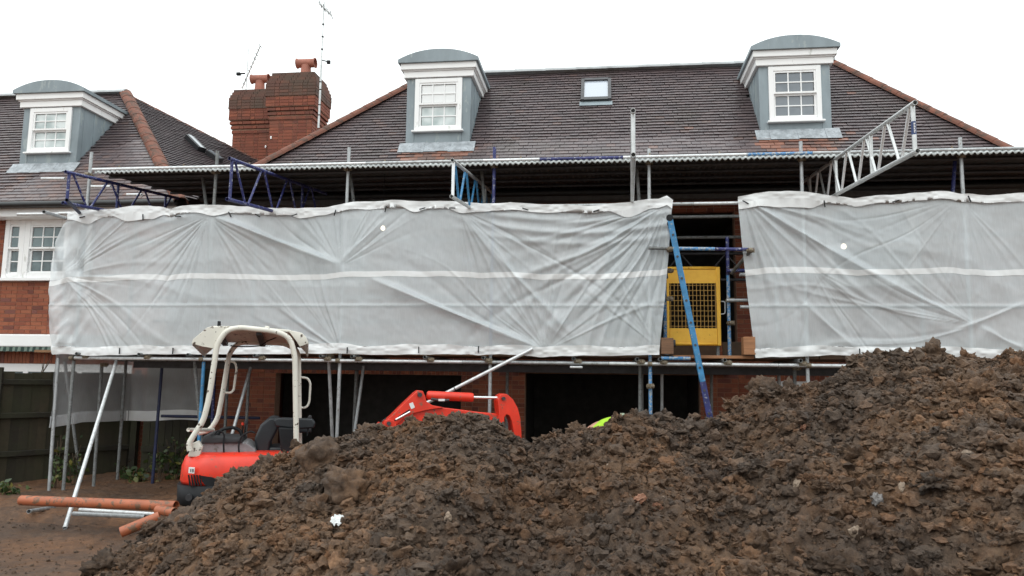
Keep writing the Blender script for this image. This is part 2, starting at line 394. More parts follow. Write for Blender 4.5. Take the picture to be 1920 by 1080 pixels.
def brick_wall(pieces, parent, O, u, nrm, wd, z0, z1, holes=(), vis=lambda c: True, soldiers=(), tintf=None, backing=True, prio0=0, skip=None):
    """Flemish bond bricks laid proud of a mortar sheet; holes and soldiers are (a0, a1, z0, z1)"""
    O = Vector(O); u = Vector(u); nrm = Vector(nrm); up = Vector((0, 0, 1)); H = .075; row = 0; z = z0
    def put(a0, a1, zc0, zc1, t):
        if a1-a0 < .02: return
        c = O+u*((a0+a1)/2)+up*((zc0+zc1)/2-O.z)+nrm*(-.045+RNG.normal(0, .0012))
        if tintf: t = tintf(c, t)
        pieces.add(boxM(c, u*(a1-a0-.01), nrm*.1, up*(zc1-zc0-.01)), t, parent, (c-CAM).length+prio0, vis(c))
    for (s0, s1, q0, q1) in soldiers:
        k = int((s1-s0)/.075)
        for i in range(k): put(s0+i*(s1-s0)/k, s0+(i+1)*(s1-s0)/k, q0, q1, RNG.random())
    blocks = list(holes)+list(soldiers)
    while z < z1-.03:
        a = -.11 if row % 2 else 0; kk = 0; zc1 = min(z+H, z1)
        while a < wd:
            L = .225 if kk % 2 == 0 else .1125
            segs = [(max(a, 0), min(a+L, wd))]
            for (h0, h1, q0, q1) in blocks:
                if z+H*.6 > q0 and z+H*.4 < q1:
                    ns = []
                    for s0, s1 in segs:
                        if s1 <= h0 or s0 >= h1: ns.append((s0, s1))
                        else:
                            if s0 < h0: ns.append((s0, h0))
                            if s1 > h1: ns.append((h1, s1))
                    segs = ns
            for s0, s1 in segs: put(s0, s1, z, zc1, RNG.random())
            a += L; kk += 1
        z += H; row += 1
    if backing:
        mb = MB(); xs = sorted({0, wd, *[h[0] for h in holes], *[h[1] for h in holes]}); zs = sorted({z0, z1, *[h[2] for h in holes], *[h[3] for h in holes]})
        for i in range(len(xs)-1):
            for j in range(len(zs)-1):
                ca, cz = (xs[i]+xs[i+1])/2, (zs[j]+zs[j+1])/2
                if any(h[0] < ca < h[1] and h[2] < cz < h[3] for h in holes): continue
                p = [O+u*a+up*(q-O.z)-nrm*.004 for a, q in ((xs[i], zs[j]), (xs[i+1], zs[j]), (xs[i+1], zs[j+1]), (xs[i], zs[j+1]))]
                mb.prism(p, (0, 0, 0), -nrm*.2)
        mb.build('mortar', M['mortar'], parent)

def sash(parent, x0, x1, Y, z0, z1, cols, rows, up_m, lo_m, fw=.075, mr=None, gb=.02, sill=True):
    """a white box sash window standing in plane Y (front of its frame)"""
    m = M['white']; zm = (z0+z1)/2 if mr is None else mr
    f = MB(); f.box((x0, Y, z0), (x0+fw, Y+.1, z1)); f.box((x1-fw, Y, z0), (x1, Y+.1, z1))
    f.box((x0+fw, Y+.001, z1-fw), (x1-fw, Y+.1, z1)); f.box((x0+fw, Y+.001, z0), (x1-fw, Y+.1, z0+fw*.9)); f.build('frame', m, parent, .004, 1)
    if sill: MB().box((x0-.04, Y-.05, z0-.035), (x1+.04, Y+.05, z0-.001)).build('sill', m, parent, .006, 1)
    for k, (a, b, mat, dy) in enumerate(((zm, z1-fw, up_m, .012), (z0+fw*.9, zm, lo_m, .045))):
        s = MB(); t = .034; xa, xb = x0+fw+.001, x1-fw-.001
        s.box((xa, Y+dy, a), (xa+t, Y+dy+.035, b)); s.box((xb-t, Y+dy, a), (xb, Y+dy+.035, b))
        s.box((xa+t, Y+dy+.001, b-t), (xb-t, Y+dy+.034, b)); s.box((xa+t, Y+dy+.001, a), (xb-t, Y+dy+.034, a+t)); s.build('sash', m, parent)
        xa += t; xb -= t; a += t; b -= t; cw = (xb-xa)/cols; rh = (b-a)/rows
        for i in range(1, cols): MB().box((xa+i*cw-gb/2, Y+dy+.006, a), (xa+i*cw+gb/2, Y+dy+.03, b)).build('glazing_bar', m, parent)
        for j in range(1, rows): MB().box((xa, Y+dy+.008, a+j*rh-gb/2), (xb, Y+dy+.028, a+j*rh+gb/2)).build('glazing_bar', m, parent)
        for i in range(cols):
            for j in range(rows):
                tw = RNG.normal(0, .0015); c = .5*gb
                MB().add([(xa+i*cw+c, Y+dy+.02+tw, a+j*rh+c), (xa+(i+1)*cw-c, Y+dy+.02-tw, a+j*rh+c), (xa+(i+1)*cw-c, Y+dy+.021-tw, a+(j+1)*rh-c), (xa+i*cw+c, Y+dy+.021+tw, a+(j+1)*rh-c)], [(0, 1, 2, 3)]).build('pane', mat, parent)
    MB().box((x0+fw, Y+.004, zm-.002), (x1-fw, Y+.012, zm+.03)).build('meeting_rail', m, parent)

def dormer(house, xc, Y, zb, roofz, pitch, up_m, lo_m, gap=.27, hh=1.31, pane_rows=2):
    """lead-clad dormer with a barrel top; roofz(Y) gives the slope height"""
    d = empty('dormer', (xc, Y, zb), house)
    hw, zt = .62, zb+hh+.01
    Ye = lambda z: Y+(z-roofz(Y))/pitch
    wx, wz0, wz1 = .455, zb+gap, zb+hh-.005
    f = MB(); f.box((xc-hw, Y, zb-.15), (xc-wx, Y+.12, zt)); f.box((xc+wx, Y, zb-.15), (xc+hw, Y+.12, zt)); f.box((xc-wx, Y+.002, zb-.15), (xc+wx, Y+.12, wz0)); f.box((xc-wx, Y+.002, wz1), (xc+wx, Y+.12, zt))
    f.build('front_cladding', M['lead'], d, .006, 1)
    for s in (-1, 1):
        x0, x1 = (xc-hw+.001, xc-hw+.05) if s < 0 else (xc+hw-.05, xc+hw-.001)
        pts = [(0, Y+.12, zb-.3), (0, Y+.12, zt), (0, Ye(zt)+.15, zt), (0, Y+.12, zb-.3)][:3]+[(0, Ye(zt)+.15, zt-.2)]
        MB().prism([Vector(p) for p in pts], (x0, 0, 0), (x1, 0, 0)).build('cheek', M['lead'], d, clean=True)
        for k in (1, 2, 3):                                   # upright lead seams on the cheek
            ys = Y+.12+k*.30; zl = roofz(ys)-.02
            if zl < zt-.08: xs = xc+s*(hw+.004); MB().box((xs-.009, ys-.010, zl), (xs+.009, ys+.010, zt)).build('lead_seam', M['lead'], d, .004, 1)
    # cornice: stepped mouldings front and sides
    c = MB()
    for (z0, z1, o) in ((zt, zt+.12, .055), (zt+.12, zt+.145, .075), (zt+.145, zt+.265, .11)):
        c.box((xc-hw-o, Y-o, z0), (xc+hw+o, Ye(z1)+.1, z1-.001))
    c.build('cornice', M['white'], d, .006, 2)
    zc = zt+.265; R_ = .30; hw2 = hw+.155; K = 18; y0 = Y-.155; mb = MB(); top = []
    for k in range(K+1):
        x = -hw2+2*hw2*k/K; top.append((xc+x, zc+.065+.185*(1-abs(x/hw2)**2.2)))
    pts = [(xc-hw2, zc)]+top+[(xc+hw2, zc)]
    vs = [(x, y0, z) for x, z in pts]+[(x, Ye(zc+.3)+.35, z) for x, z in pts]; m_ = len(pts)
    mb.add(vs, [tuple(range(m_)), tuple(range(2*m_-1, m_-1, -1))]+[(i, i+m_, (i+1) % m_+m_, (i+1) % m_) for i in range(m_)])
    mb.build('barrel_roof', M['lead'], d, clean=True)
    nv = Vector((0, -pitch, 1)).normalized(); sv = Vector((0, 1, pitch)).normalized()
    ap = MB(); n_ = 6
    base = Vector((xc-hw-.10, Y, roofz(Y)))
    for i in range(n_):                                       # apron flashing dressed over the tiles in lengths
        a0 = i*(2*hw+.2)/n_; a1 = (i+1)*(2*hw+.2)/n_+.015; lo = -.25-RNG.random()*.03
        lift = .032+.006*(i % 2)
        p = [base+Vector((a0, 0, 0))+sv*lo+nv*(lift+.004), base+Vector((a1, 0, 0))+sv*lo+nv*lift, base+Vector((a1, 0, 0))+sv*.02+nv*(lift+.02), base+Vector((a0, 0, 0))+sv*.02+nv*(lift+.02)]
        MB().prism(p, -nv*.004, nv*.0).build('flashing', M['lead_new'], d, clean=True)
    sash(d, xc-wx, xc+wx, Y-.035, wz0+.01, wz1-.002, 3, pane_rows, up_m, lo_m, fw=.085)
    return d

# ---- main house -------------------------------------------------------------------------------
house = tag(empty('brick_house', (0, 12.7, 0)), 'large red brick house under scaffolding with two lead dormers and dark hipped tile roof', 'house')
PITCH_ = 1.1918; EY, EZ = 12.5, 4.9; RY = 15.2; RZ = EZ+(RY-EY)*PITCH_
roofz = lambda Y: EZ+(Y-EY)*PITCH_
Ym = 12.7
front = empty('front_wall', (0, Ym, 0), house); roof = empty('tiled_roof', (0, EY, EZ), house)
x0 = -6.85; holes = [(-5.74-x0, -2.43-x0, -.05, 1.75), (-1.34-x0, 1.54-x0, -.05, 1.80), (2.75-x0, 3.95-x0, .9, 1.72), (-5.6-x0, -4.2-x0, 3.3, 4.6), (.0-x0, 2.15-x0, 2.35, 4.55), (3.6-x0, 5.0-x0, 3.3, 4.6)]  # the upper opening behind the gate is added so the gap stays dark
sold = [(-5.85-x0, -2.35-x0, 1.75, 1.97), (2.65-x0, 4.05-x0, 1.72, 1.94)]
bricks = Pieces('brick', M['brick'])
brick_wall(bricks, front, (x0, Ym, 0), (1, 0, 0), (0, -1, 0), 13.7, -.05, 4.88, holes, lambda c: (c.z < 2.1 and c.z > .55 and -7 < c.x < 2.7) or (1.3 < c.x < 2.6 and 2 < c.z < 3.6), sold)
for hx0, hx1 in ((-5.6, -4.2), (3.6, 5.0)):
    wdw = empty('window', (hx0, Ym, 3.3), house); sash(wdw, hx0, hx1, Ym-.02, 3.3, 4.6, 4, 2, M['pane_dark'], M['pane_dark'])
wdw = empty('window', (2.75, Ym, .9), house); sash(wdw, 2.75, 3.95, Ym-.02, .9, 1.72, 3, 1, M['pane_dark'], M['pane_dark'], sill=False)
# steel beam over the wide openings, inner rooms, side and back walls
MB().box((-1.5, Ym-.06, 1.81), (2.0, Ym+.12, 2.02)).build('steel_lintel', M['steel_dark'], house, .004, 1)
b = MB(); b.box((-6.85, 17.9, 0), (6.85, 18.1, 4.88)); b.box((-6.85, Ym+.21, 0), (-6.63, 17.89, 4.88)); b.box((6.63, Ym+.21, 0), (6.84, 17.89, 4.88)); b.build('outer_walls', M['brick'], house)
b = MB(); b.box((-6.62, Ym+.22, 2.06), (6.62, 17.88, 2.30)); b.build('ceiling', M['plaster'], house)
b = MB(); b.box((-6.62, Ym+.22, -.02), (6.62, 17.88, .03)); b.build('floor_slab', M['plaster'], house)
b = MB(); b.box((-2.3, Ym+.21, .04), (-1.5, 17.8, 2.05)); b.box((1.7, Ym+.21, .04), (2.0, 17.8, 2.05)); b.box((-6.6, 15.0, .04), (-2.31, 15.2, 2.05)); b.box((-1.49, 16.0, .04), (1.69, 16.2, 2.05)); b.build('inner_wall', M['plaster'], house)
b = MB(); b.box((-.4, Ym+.21, 2.31), (-.2, 16, 4.7)); b.box((2.4, Ym+.21, 2.31), (2.6, 16, 4.7)); b.box((-.4, 16.0, 2.31), (2.6, 16.2, 4.7)); b.build('added_room_wall', M['plaster'], house)  # dark room added behind the upper opening to blacken the gap
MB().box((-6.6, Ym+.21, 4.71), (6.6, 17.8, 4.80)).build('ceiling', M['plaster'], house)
MB().box((-6.95, Ym-.2, 4.72), (6.95, Ym-.01, 4.86)).build('soffit', M['soffit'], house)
gm = MB(); gm.tube([(-7.2, EY-.07, 4.84), (7.27, EY-.07, 4.84)], .06, 12); gm.build('gutter', M['gutter'], house)
tiles = Pieces('roof_tile', M['tile'])
DORM = [(-3.13, 13.47), (3.40, 13.55)]
def in_dormer(c): return any(abs(c.x-dx) < .60 and c.y > dy+.02 for dx, dy in DORM if True) and any(abs(c.x-dx) < .6 and dy+.02 < c.y < dy+1.15 for dx, dy in DORM)
def in_sky(c): return -.44 < c.x < .10 and 14.38 < c.y < 14.88
def roof_tint(c, t):
    for dx, dy in DORM:
        if abs(c.x-dx) < .68+.1*math.sin(c.y*9) and c.y < dy-.10: return .80+RNG.random()*.14
    if c.x > 4: t *= .8
    if RNG.random() < .004: t = .85
    return t
P_main = [(-7.2, EY, EZ), (7.27, EY, EZ), (4.56, RY, RZ), (-3.81, RY, RZ)]
tile_slope(tiles, roof, P_main, lambda c: c.z > 5.5, (in_dormer, in_sky), roof_tint)
tile_slope(tiles, roof, [(-7.2, 17.9, EZ), (-7.2, EY, EZ), (-3.81, RY, RZ)], lambda c: False)
tile_slope(tiles, roof, [(7.27, EY, EZ), (7.27, 17.9, EZ), (4.56, RY, RZ)], lambda c: False)
MB().add([(-7.2, 17.9, EZ), (7.27, 17.9, EZ), (4.56, RY, RZ), (-3.81, RY, RZ)], [(0, 1, 2, 3)]).build('rear_slope', M['tile'], roof)
tiles.finish(); bricks.finish()
hip_run(roof, 'hip_tile', (-7.2, EY-.02, EZ+.02), (-3.81, RY, RZ+.03), M['hip'], r=.125)
hip_run(roof, 'hip_tile', (7.27, EY-.02, EZ+.02), (4.56, RY, RZ+.03), M['hip'], r=.11)
hip_run(roof, 'ridge_tile', (-3.81, RY-.03, RZ+.05), (4.56, RY-.03, RZ+.05), M['ridge'], L=.6, r=.10)
dormer(house, -3.13, 13.47, 6.06, roofz, PITCH_, M['pane_blind'], M['pane_pale'])
dormer(house, 3.40, 13.55, 6.15, roofz, PITCH_, M['pane_grey'], M['pane_grey'], .20, 1.24)
# roof window
sl = empty('skylight', (-.17, 14.63, roofz(14.63)), house)
sv = Vector((0, 1, PITCH_)).normalized(); nv = Vector((0, -PITCH_, 1)).normalized(); c0 = Vector((-.17, 14.63, roofz(14.63)))
def on_slope(mb, a0, a1, b0, b1, h0, h1): return mb.prism([c0+Vector((a, 0, 0))+sv*b for a, b in ((a0, b0), (a1, b0), (a1, b1), (a0, b1))], nv*h0, nv*h1)
f = MB(); on_slope(f, -.30, -.235, -.42, .42, 0, .10); on_slope(f, .235, .30, -.42, .42, 0, .10); on_slope(f, -.235, .235, .34, .42, 0, .11); f.build('frame', M['steel_dark'], sl, clean=True)
f = MB(); on_slope(f, -.235, .235, -.42, -.32, 0, .09); f.build('lower_frame', M['gutter'], sl, clean=True)
f = MB(); on_slope(f, -.32, .32, -.56, -.41, .03, .04); f.build('flashing', M['lead'], sl, clean=True)
f = MB(); on_slope(f, -.234, .234, -.319, .339, .04, .075); f.build('pane', M['pane_sky'], sl, clean=True)

# ---- the two chimneys beside it --------------------------------------------------------------
def chimney(label, x0, x1, y0, y1, zs, pots, vis=True):
    """zs: shaft top, corbel top, band top, head top"""
    st = tag(empty('chimney', ((x0+x1)/2, (y0+y1)/2, 0)), label, 'chimney', 'brick chimneys between the houses')
    pc = Pieces('brick', M['brick_dark'], 300); ps = Pieces('brick', M['brick_sooty'], 300)
    def ring(pcs, z0, z1, o, kz=lambda z: 0, prio=0):
        z = z0
        while z < z1-.01:
            oo = o+kz(z); H = .075
            for (O, u, nr, L) in (((x0-oo, y0-oo, 0), (1, 0, 0), (0, -1, 0), x1-x0+2*oo), ((x1+oo, y0-oo, 0), (0, 1, 0), (1, 0, 0), y1-y0+2*oo), ((x1+oo, y1+oo, 0), (-1, 0, 0), (0, 1, 0), x1-x0+2*oo), ((x0-oo, y1+oo, 0), (0, -1, 0), (-1, 0, 0), y1-y0+2*oo)):
                sub = Pieces('x', None); brick_wall(sub, st, O, u, nr, L, z, z+H, vis=lambda c: (nr == (0, -1, 0) or nr == (1, 0, 0)) and c.z > 6.3, backing=False)
                pcs.L += [(a, b_, c_, d_+prio) for a, b_, c_, d_ in sub.L]
            z += H
    a, b_, c_, d_ = zs
    ring(pc, 4.5, a, 0)
    nc = max(3, round((b_-a)/.095))
    for i in range(nc): ring(pc, a+i*(b_-a)/nc, a+i*(b_-a)/nc+.07, .02+.022*i)
    ring(pc, b_, c_-.01, .085)
    hd = d_-c_
    ring(ps, c_, d_, .10, lambda z: -.0 if z < c_+hd*.5 else -.028*((z-c_-hd*.5)/.075))
    core = MB(); core.box((x0+.006, y0+.006, 0), (x1-.006, y1-.006, a+.001))
    core.box((x0-.075, y0-.075, b_-.01), (x1+.075, y1+.075, c_)); core.box((x0-.012, y0-.012, a), (x1+.012, y1+.012, b_-.011)); core.box((x0-.09, y0-.09, c_+.001), (x1+.09, y1+.09, c_+hd*.5)); core.box((x0+.03, y0+.03, c_+hd*.5), (x1-.03, y1-.03, d_+.005))
    core.build('mortar_core', M['mortar'], st)
    pc.finish(); ps.finish()
    for (px_, py_) in pots:
        z = d_+.16; t = empty('chimney_pot', (px_, py_, z), st)
        mb = MB(); mb.tube([(px_, py_, z-.17), (px_, py_, z+.05), (px_, py_, z+.2)], .12, 16, radii=[.135, .12, .11]); mb.build('neck', M['pot'], t)
        mb = MB(); mb.tube([(px_-.23, py_, z+.26), (px_-.215, py_, z+.26), (px_-.2, py_, z+.26), (px_+.2, py_, z+.26), (px_+.215, py_, z+.26), (px_+.23, py_, z+.26)], .105, 18, hollow=.09, radii=[.122, .122, .105, .105, .122, .122]); mb.build('cowl', M['pot'], t)
    return st
chimney('taller nearer red brick chimney with stepped head, one clay pot and the long aerial mast', -7.72, -6.70, 16.06, 16.85, (7.60, 7.90, 8.14, 8.68), [(-7.05, 16.4)])
chimney('lower left-hand red brick chimney behind the taller one, spiky aerial above its pot', -9.12, -8.0, 17.0, 17.8, (7.62, 7.95, 8.22, 8.72), [(at(487, 165, Y=17.3).x, 17.3)])
for a_, b_ in ((508, 258), (498, 275)): c = at(a_, b_, Y=16.04 if a_ > 500 else 16.98); MB().box(tuple(c-Vector((.02, .01, .035))), tuple(c+Vector((.02, .01, .035)))).build('mortar_patch', M['white'], [o for o in COL.objects if o.name.startswith('chimney') and o.get('category')][0 if a_ > 500 else 1], .01)
# aerials
ant = tag(empty('television_aerial', (-6.6, 15.9, 7.6)), 'tall thin aerial mast strapped to the corner of the taller chimney', 'aerial', 'aerials on the chimneys')
p, q = at(597, 240, Y=15.88), at(608, 4, Y=15.88); up_ = (q-p).normalized()
mb = MB(); mb.tube([p, p+(q-p)*.5], .024, 10); mb.build('mast', M['alu'], ant); mb = MB(); mb.tube([p+(q-p)*.5, q], .016, 8); mb.build('upper_mast', M['alu'], ant)
for k in (.10, .18, .30, .36, .62, .72, .82): c = p+(q-p)*k; MB().tube([c-up_*.012, c+up_*.012], .029, 8).build('mast_band', M['black'], ant)
c = p+(q-p)*.535; MB().bar(c, c+Vector((.16, 0, -.05)), .02, .02).build('bracket', M['black'], ant); MB().box(tuple(c+Vector((.13, -.03, -.10))), tuple(c+Vector((.21, .03, -.02)))).build('amplifier', M['black'], ant, .01)
c = q-Vector((0, 0, .12)); mb = MB(); mb.bar(c+Vector((.05, .35, -.02)), c+Vector((-.01, -.3, -.05)), .025, .025); mb.build('boom', M['alu'], ant)
for k in range(8):
    e = c+Vector((.05, .35, -.02)).lerp(Vector((-.01, -.3, -.05)), k/7); MB().bar(e+Vector((-.035, 0, .10)), e+Vector((.035, 0, -.10)), .014, .014).build('element', M['alu'] if k % 2 else M['black'], ant)
ant = tag(empty('television_aerial', tuple(at(463, 170, Y=17.2))), 'spiky aerial with tilted boom rising beside the left-hand chimney pot', 'aerial', 'aerials on the chimneys')
p, q = at(461, 172, Y=17.2), at(466, 92, Y=17.2); mb = MB(); mb.tube([p, q], .012, 8); mb.build('mast', M['alu'], ant)
p, q = at(454, 165, Y=17.25), at(488, 86, Y=17.0); d = (q-p).normalized(); sd_ = d.cross(Vector((0, 1, 0))).normalized(); MB().bar(p, q, .022, .022).build('boom', M['alu'], ant)
for k in range(11):
    e = p+(q-p)*(k/10); L = .10-.05*k/10; MB().bar(e-sd_*L*.5-Vector((0, .12, 0)), e+sd_*L*.5+Vector((0, .12, 0)), .012, .012).build('element', M['black'] if k % 3 else M['alu'], ant)
c = at(458, 138, Y=17.2); MB().box(tuple(c+Vector((-.17, -.02, -.01))), tuple(c+Vector((.02, .02, .015)))).build('bracket', M['black'], ant); MB().box(tuple(c+Vector((-.2, -.04, -.04))), tuple(c+Vector((-.1, .04, .03)))).build('amplifier', M['black'], ant, .01)

# ---- neighbouring house on the left ---------------------------------------------------------------
nb = tag(empty('brick_house', (-12, 12.9, 0)), 'neighbouring red brick house with one dormer and a white sash window at the left', 'house')
nroof = empty('tiled_roof', (-11, 12.5, 4.81), nb); nwall = empty('front_wall', (-12, 12.9, 0), nb)
NR = (-10.77, 15.2, 8.0); NF = (-7.62, 12.5, 4.81); NB_ = (-7.7, 17.35, 6.57)
npit = 3.19/2.7; nrz = lambda Y: 4.81+(Y-12.5)*npit
tiles = Pieces('roof_tile', M['tile'])
hole = lambda c: abs(c.x+11.02) < .6 and 13.33+.02 < c.y < 14.4
def ntint(c, t):
    if c.z < 5.75+.12*math.sin(c.x*3): return t*.35+.58 if RNG.random() < .7 else t
    return t
tile_slope(tiles, nroof, [(-16, 12.5, 4.81), NF, NR, (-16, 15.2, 8.0)], lambda c: c.x > -12.2, (hole,), ntint)
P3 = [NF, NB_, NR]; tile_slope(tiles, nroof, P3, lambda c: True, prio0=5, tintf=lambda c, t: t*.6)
MB().add([NR, NB_, (-7.7, 18.3, 4.8), (-16, 18.3, 4.8), (-16, 15.2, 8.0)], [(0, 1, 2), (0, 2, 3, 4)]).build('rear_slope', M['tile'], nroof)
tiles.finish()
hip_run(nroof, 'hip_tile', NF, (NR[0], NR[1], NR[2]+.03), M['hip'], r=.14)
hip_run(nroof, 'ridge_tile', (-16, 15.17, 8.05), (NR[0], 15.17, 8.05), M['ridge'], L=.6, r=.1)
hip_run(nroof, 'verge_tile', NR, NB_, M['hip'], r=.07)
dormer(nb, -11.02, 13.33, 5.89, nrz, npit, M['pane_pale'], M['pane_pale'], .17, 1.10)
# long roof window on the flank, glazing lifted
nn = (Vector(NB_)-Vector(NF)).cross(Vector(NR)-Vector(NF)).normalized(); nn = nn if nn.z > 0 else -nn
uu = Vector((0, 0, 1)).cross(nn).normalized(); vv = nn.cross(uu); vv = vv if vv.z > 0 else -vv
for (pa, pb) in (((352, 262), (376, 286)), ((388, 290), (412, 306))):
    a, b = plane_hit(*pa, NF, nn), plane_hit(*pb, NF, nn); dd = (b-a); s2 = nn.cross(dd).normalized()
    sk = empty('skylight', tuple(a), nb)
    MB().prism([a-s2*.10, b-s2*.10, b+s2*.10, a+s2*.10], nn*.02, nn*.12).build('frame', M['gutter'], sk, clean=True)
    MB().prism([a-s2*.06, b-s2*.06, b+s2*.03, a+s2*.03], nn*.121, nn*.13).build('pane', M['pane_grey'], sk, clean=True)
# walls
bricks = Pieces('brick', M['brick'])
Yn = 12.9; wx0 = -16
nh = [(-11.43-wx0, -9.55-wx0, 3.46, 4.62), (-13-wx0, -8.6-wx0, -.05, 1.87)]
brick_wall(bricks, nwall, (wx0, Yn, 0), (1, 0, 0), (0, -1, 0), 8.0, -.05, 4.62, nh, lambda c: -12.2 < c.x < -9.6 and c.z > 1.8, [(-13-wx0, -8.4-wx0, 1.87, 2.09)])
bricks.finish()
MB().box((-16, Yn+.21, 0), (-8.0, 18.2, 4.6)).build('side_walls', M['brick'], nb)
MB().box((-16, Yn-.32, 4.60), (-7.75, Yn-.0, 4.76)).build('fascia', M['white'], nb, .006, 1)
gm = MB(); gm.tube([(-16, 12.46, 4.80), (-7.7, 12.46, 4.80)], .06, 12); gm.build('gutter', M['gutter'], nb)
wd_ = empty('window', (-10.5, Yn, 3.46), nb)
sash(wd_, -11.40, -10.98, Yn-.03, 3.48, 4.60, 1, 2, M['pane_mid'], M['pane_dark'], fw=.095, sill=False)
sash(wd_, -10.979, -10.02, Yn-.03, 3.48, 4.60, 3, 2, M['pane_mid'], M['pane_dark'], fw=.11, sill=False)
sash(wd_, -10.019, -9.6, Yn-.03, 3.48, 4.60, 1, 2, M['pane_dark'], M['pane_dark'], fw=.11, sill=False)
MB().box((-11.48, Yn-.10, 3.42), (-9.52, Yn+.02, 3.478)).build('sill', M['white'], wd_, .006, 1)
MB().box((-13.0, Yn-.30, 2.17), (-8.55, Yn-.01, 2.40)).build('awning_box', M['white'], nb, .02, 2)
aw = MB(); K = 120; x = np.linspace(-12.95, -8.6, K); vs = []
for i in range(K): vs += [(x[i], Yn-.29+.006*math.sin(x[i]*22), 2.17), (x[i], Yn-.30+.012*math.sin(x[i]*22+1), 2.085+.006*math.sin(x[i]*53))]
aw.add(vs, [(2*i, 2*i+1, 2*i+3, 2*i+2) for i in range(K-1)]); aw.build('awning_valance', M['awning'], nb)
pd = empty('patio_doors', (-10.8, Yn, 0), nb)
f = MB(); f.box((-13, Yn+.02, 1.72), (-8.6, Yn+.12, 1.869)); f.box((-13, Yn+.02, 0), (-8.6, Yn+.12, .15))
for xx in (-13, -11.9, -10.8, -9.7, -8.7): f.box((xx, Yn+.021, .15), (xx+.1, Yn+.12, 1.72))
f.build('frame', M['white'], pd)
for xx in (-13, -11.9, -10.8, -9.7): MB().box((xx+.1, Yn+.05, .15), (xx+1.1 if xx > -13 else -11.9, Yn+.06, 1.72)).build('pane', M['pane_dark'], pd)
# ================================================================== scaffold
sc = tag(empty('scaffold', (0, 10.9, 0)), 'long tube scaffold with a boarded working deck across the front of the brick house', 'scaffold')
TR = .0242
def T(name, mat, a, b, parent=sc, hollow=True, ground=False, r=TR):
    """tube between two points, each (px, py, Y) measured off the photograph or a 3D point"""
    p = at(a[0], a[1], Y=a[2]) if not isinstance(a, Vector) else a
    q = at(b[0], b[1], Y=b[2]) if not isinstance(b, Vector) else b
    if ground: q = p+(q-p)*((p.z+.03)/(p.z-q.z))
    mb = MB(); mb.tube([p, q], r, 14, hollow=.0205 if hollow else 0); mb.build(name, mat, parent); return p, q
V = lambda *a: Vector(a)
SX = [-7.8, -5.76, -3.72, -1.57, .60, 2.63, 4.66, 6.7]
upm = ['galv', 'galv_dull', 'galv', 'navy', 'galv', 'galv', 'galv', 'galv']
lom = ['galv_dull', 'blue', 'galv', 'galv', 'blue_flaked', 'galv', 'galv', 'galv']
tops = [5.06, 5.03, 5.03, 4.98, 4.90, 4.95, 4.95, 4.98]
for x, u_, l_, t_ in zip(SX, upm, lom, tops):
    T('standard', M[l_], V(x, 10.3, -.05), V(x, 10.3, 2.05)); T('standard', M[u_], V(x, 10.3, 2.06), V(x+.01, 10.3, t_))
for x, m_ in zip([-7.85, -5.7, -3.9, -1.5, .55, 2.55, 4.6, 6.7], ['galv_dull', 'galv_dull', 'galv_dull', 'galv_dull', 'galv_dull', 'galv', 'galv', 'galv']):
    T('inner_standard', M[m_], V(x, 11.6, -.05), V(x, 11.6, 4.5))
for a, b, m_, g_ in [((191, 684, 10.9), (171, 973, 10.9), 'galv_dull', 0), ((121, 675, 11.2), (155, 931, 11.4), 'galv_dull', 1), ((109, 671, 10.3), (91, 931, 10.3), 'galv', 0),
                     ((304, 684, 11.3), (283, 938, 11.3), 'navy_dark', 0), ((364, 664, 10.45), (372, 760, 10.6), 'galv_dull', 1), ((616, 661, 10.4), (623, 816, 10.6), 'galv', 1),
                     ((669, 686, 11.5), (662, 826, 11.5), 'galv_dull', 1), ((682, 686, 11.2), (663, 823, 11.0), 'galv', 1), ((428, 687, 11.6), (422, 798, 11.6), 'galv_dull', 1),
                     ((470, 689, 11.0), (440, 797, 10.6), 'galv', 1), ((403, 684, 11.5), (398, 790, 11.5), 'navy', 1), ((1200, 664, 10.6), (1200, 772, 10.6), 'galv_dull', 1),
                     ((1241, 690, 11.6), (1241, 780, 11.6), 'galv', 1), ((1334, 699, 11.9), (1334, 766, 11.9), 'galv_dull', 1), ((1490, 668, 10.7), (1490, 728, 10.7), 'galv_dull', 1)]:
    T('prop', M[m_], a, b, ground=bool(g_))
for a, b in [((380, 333, 10.7), (387, 388, 10.6)), ((656, 318, 10.7), (664, 386, 10.6)), ((903, 322, 10.7), (909, 388, 10.6)), ((1193, 300, 10.65), (1199, 388, 10.6)), ((1791, 292, 10.7), (1786, 366, 10.6))]:
    T('upper_prop', M['galv_dull'] if a[0] != 1791 else M['navy'], a, b)
T('raker', M['galv_bright'], V(-7.18, 10.38, 1.88), V(-6.0, 8.0, -.02))
p_, q_ = at(999, 654, Y=10.14), at(650, 832, Y=9.95); T('long_brace', M['galv_bright'], p_, p_+(q_-p_)*1.35)
MB().tube([p_+(q_-p_)*.42-(q_-p_).normalized()*.006, p_+(q_-p_)*.42+(q_-p_).normalized()*.006], .0275, 14).build('tube_joint', M['steel_dark'], sc)
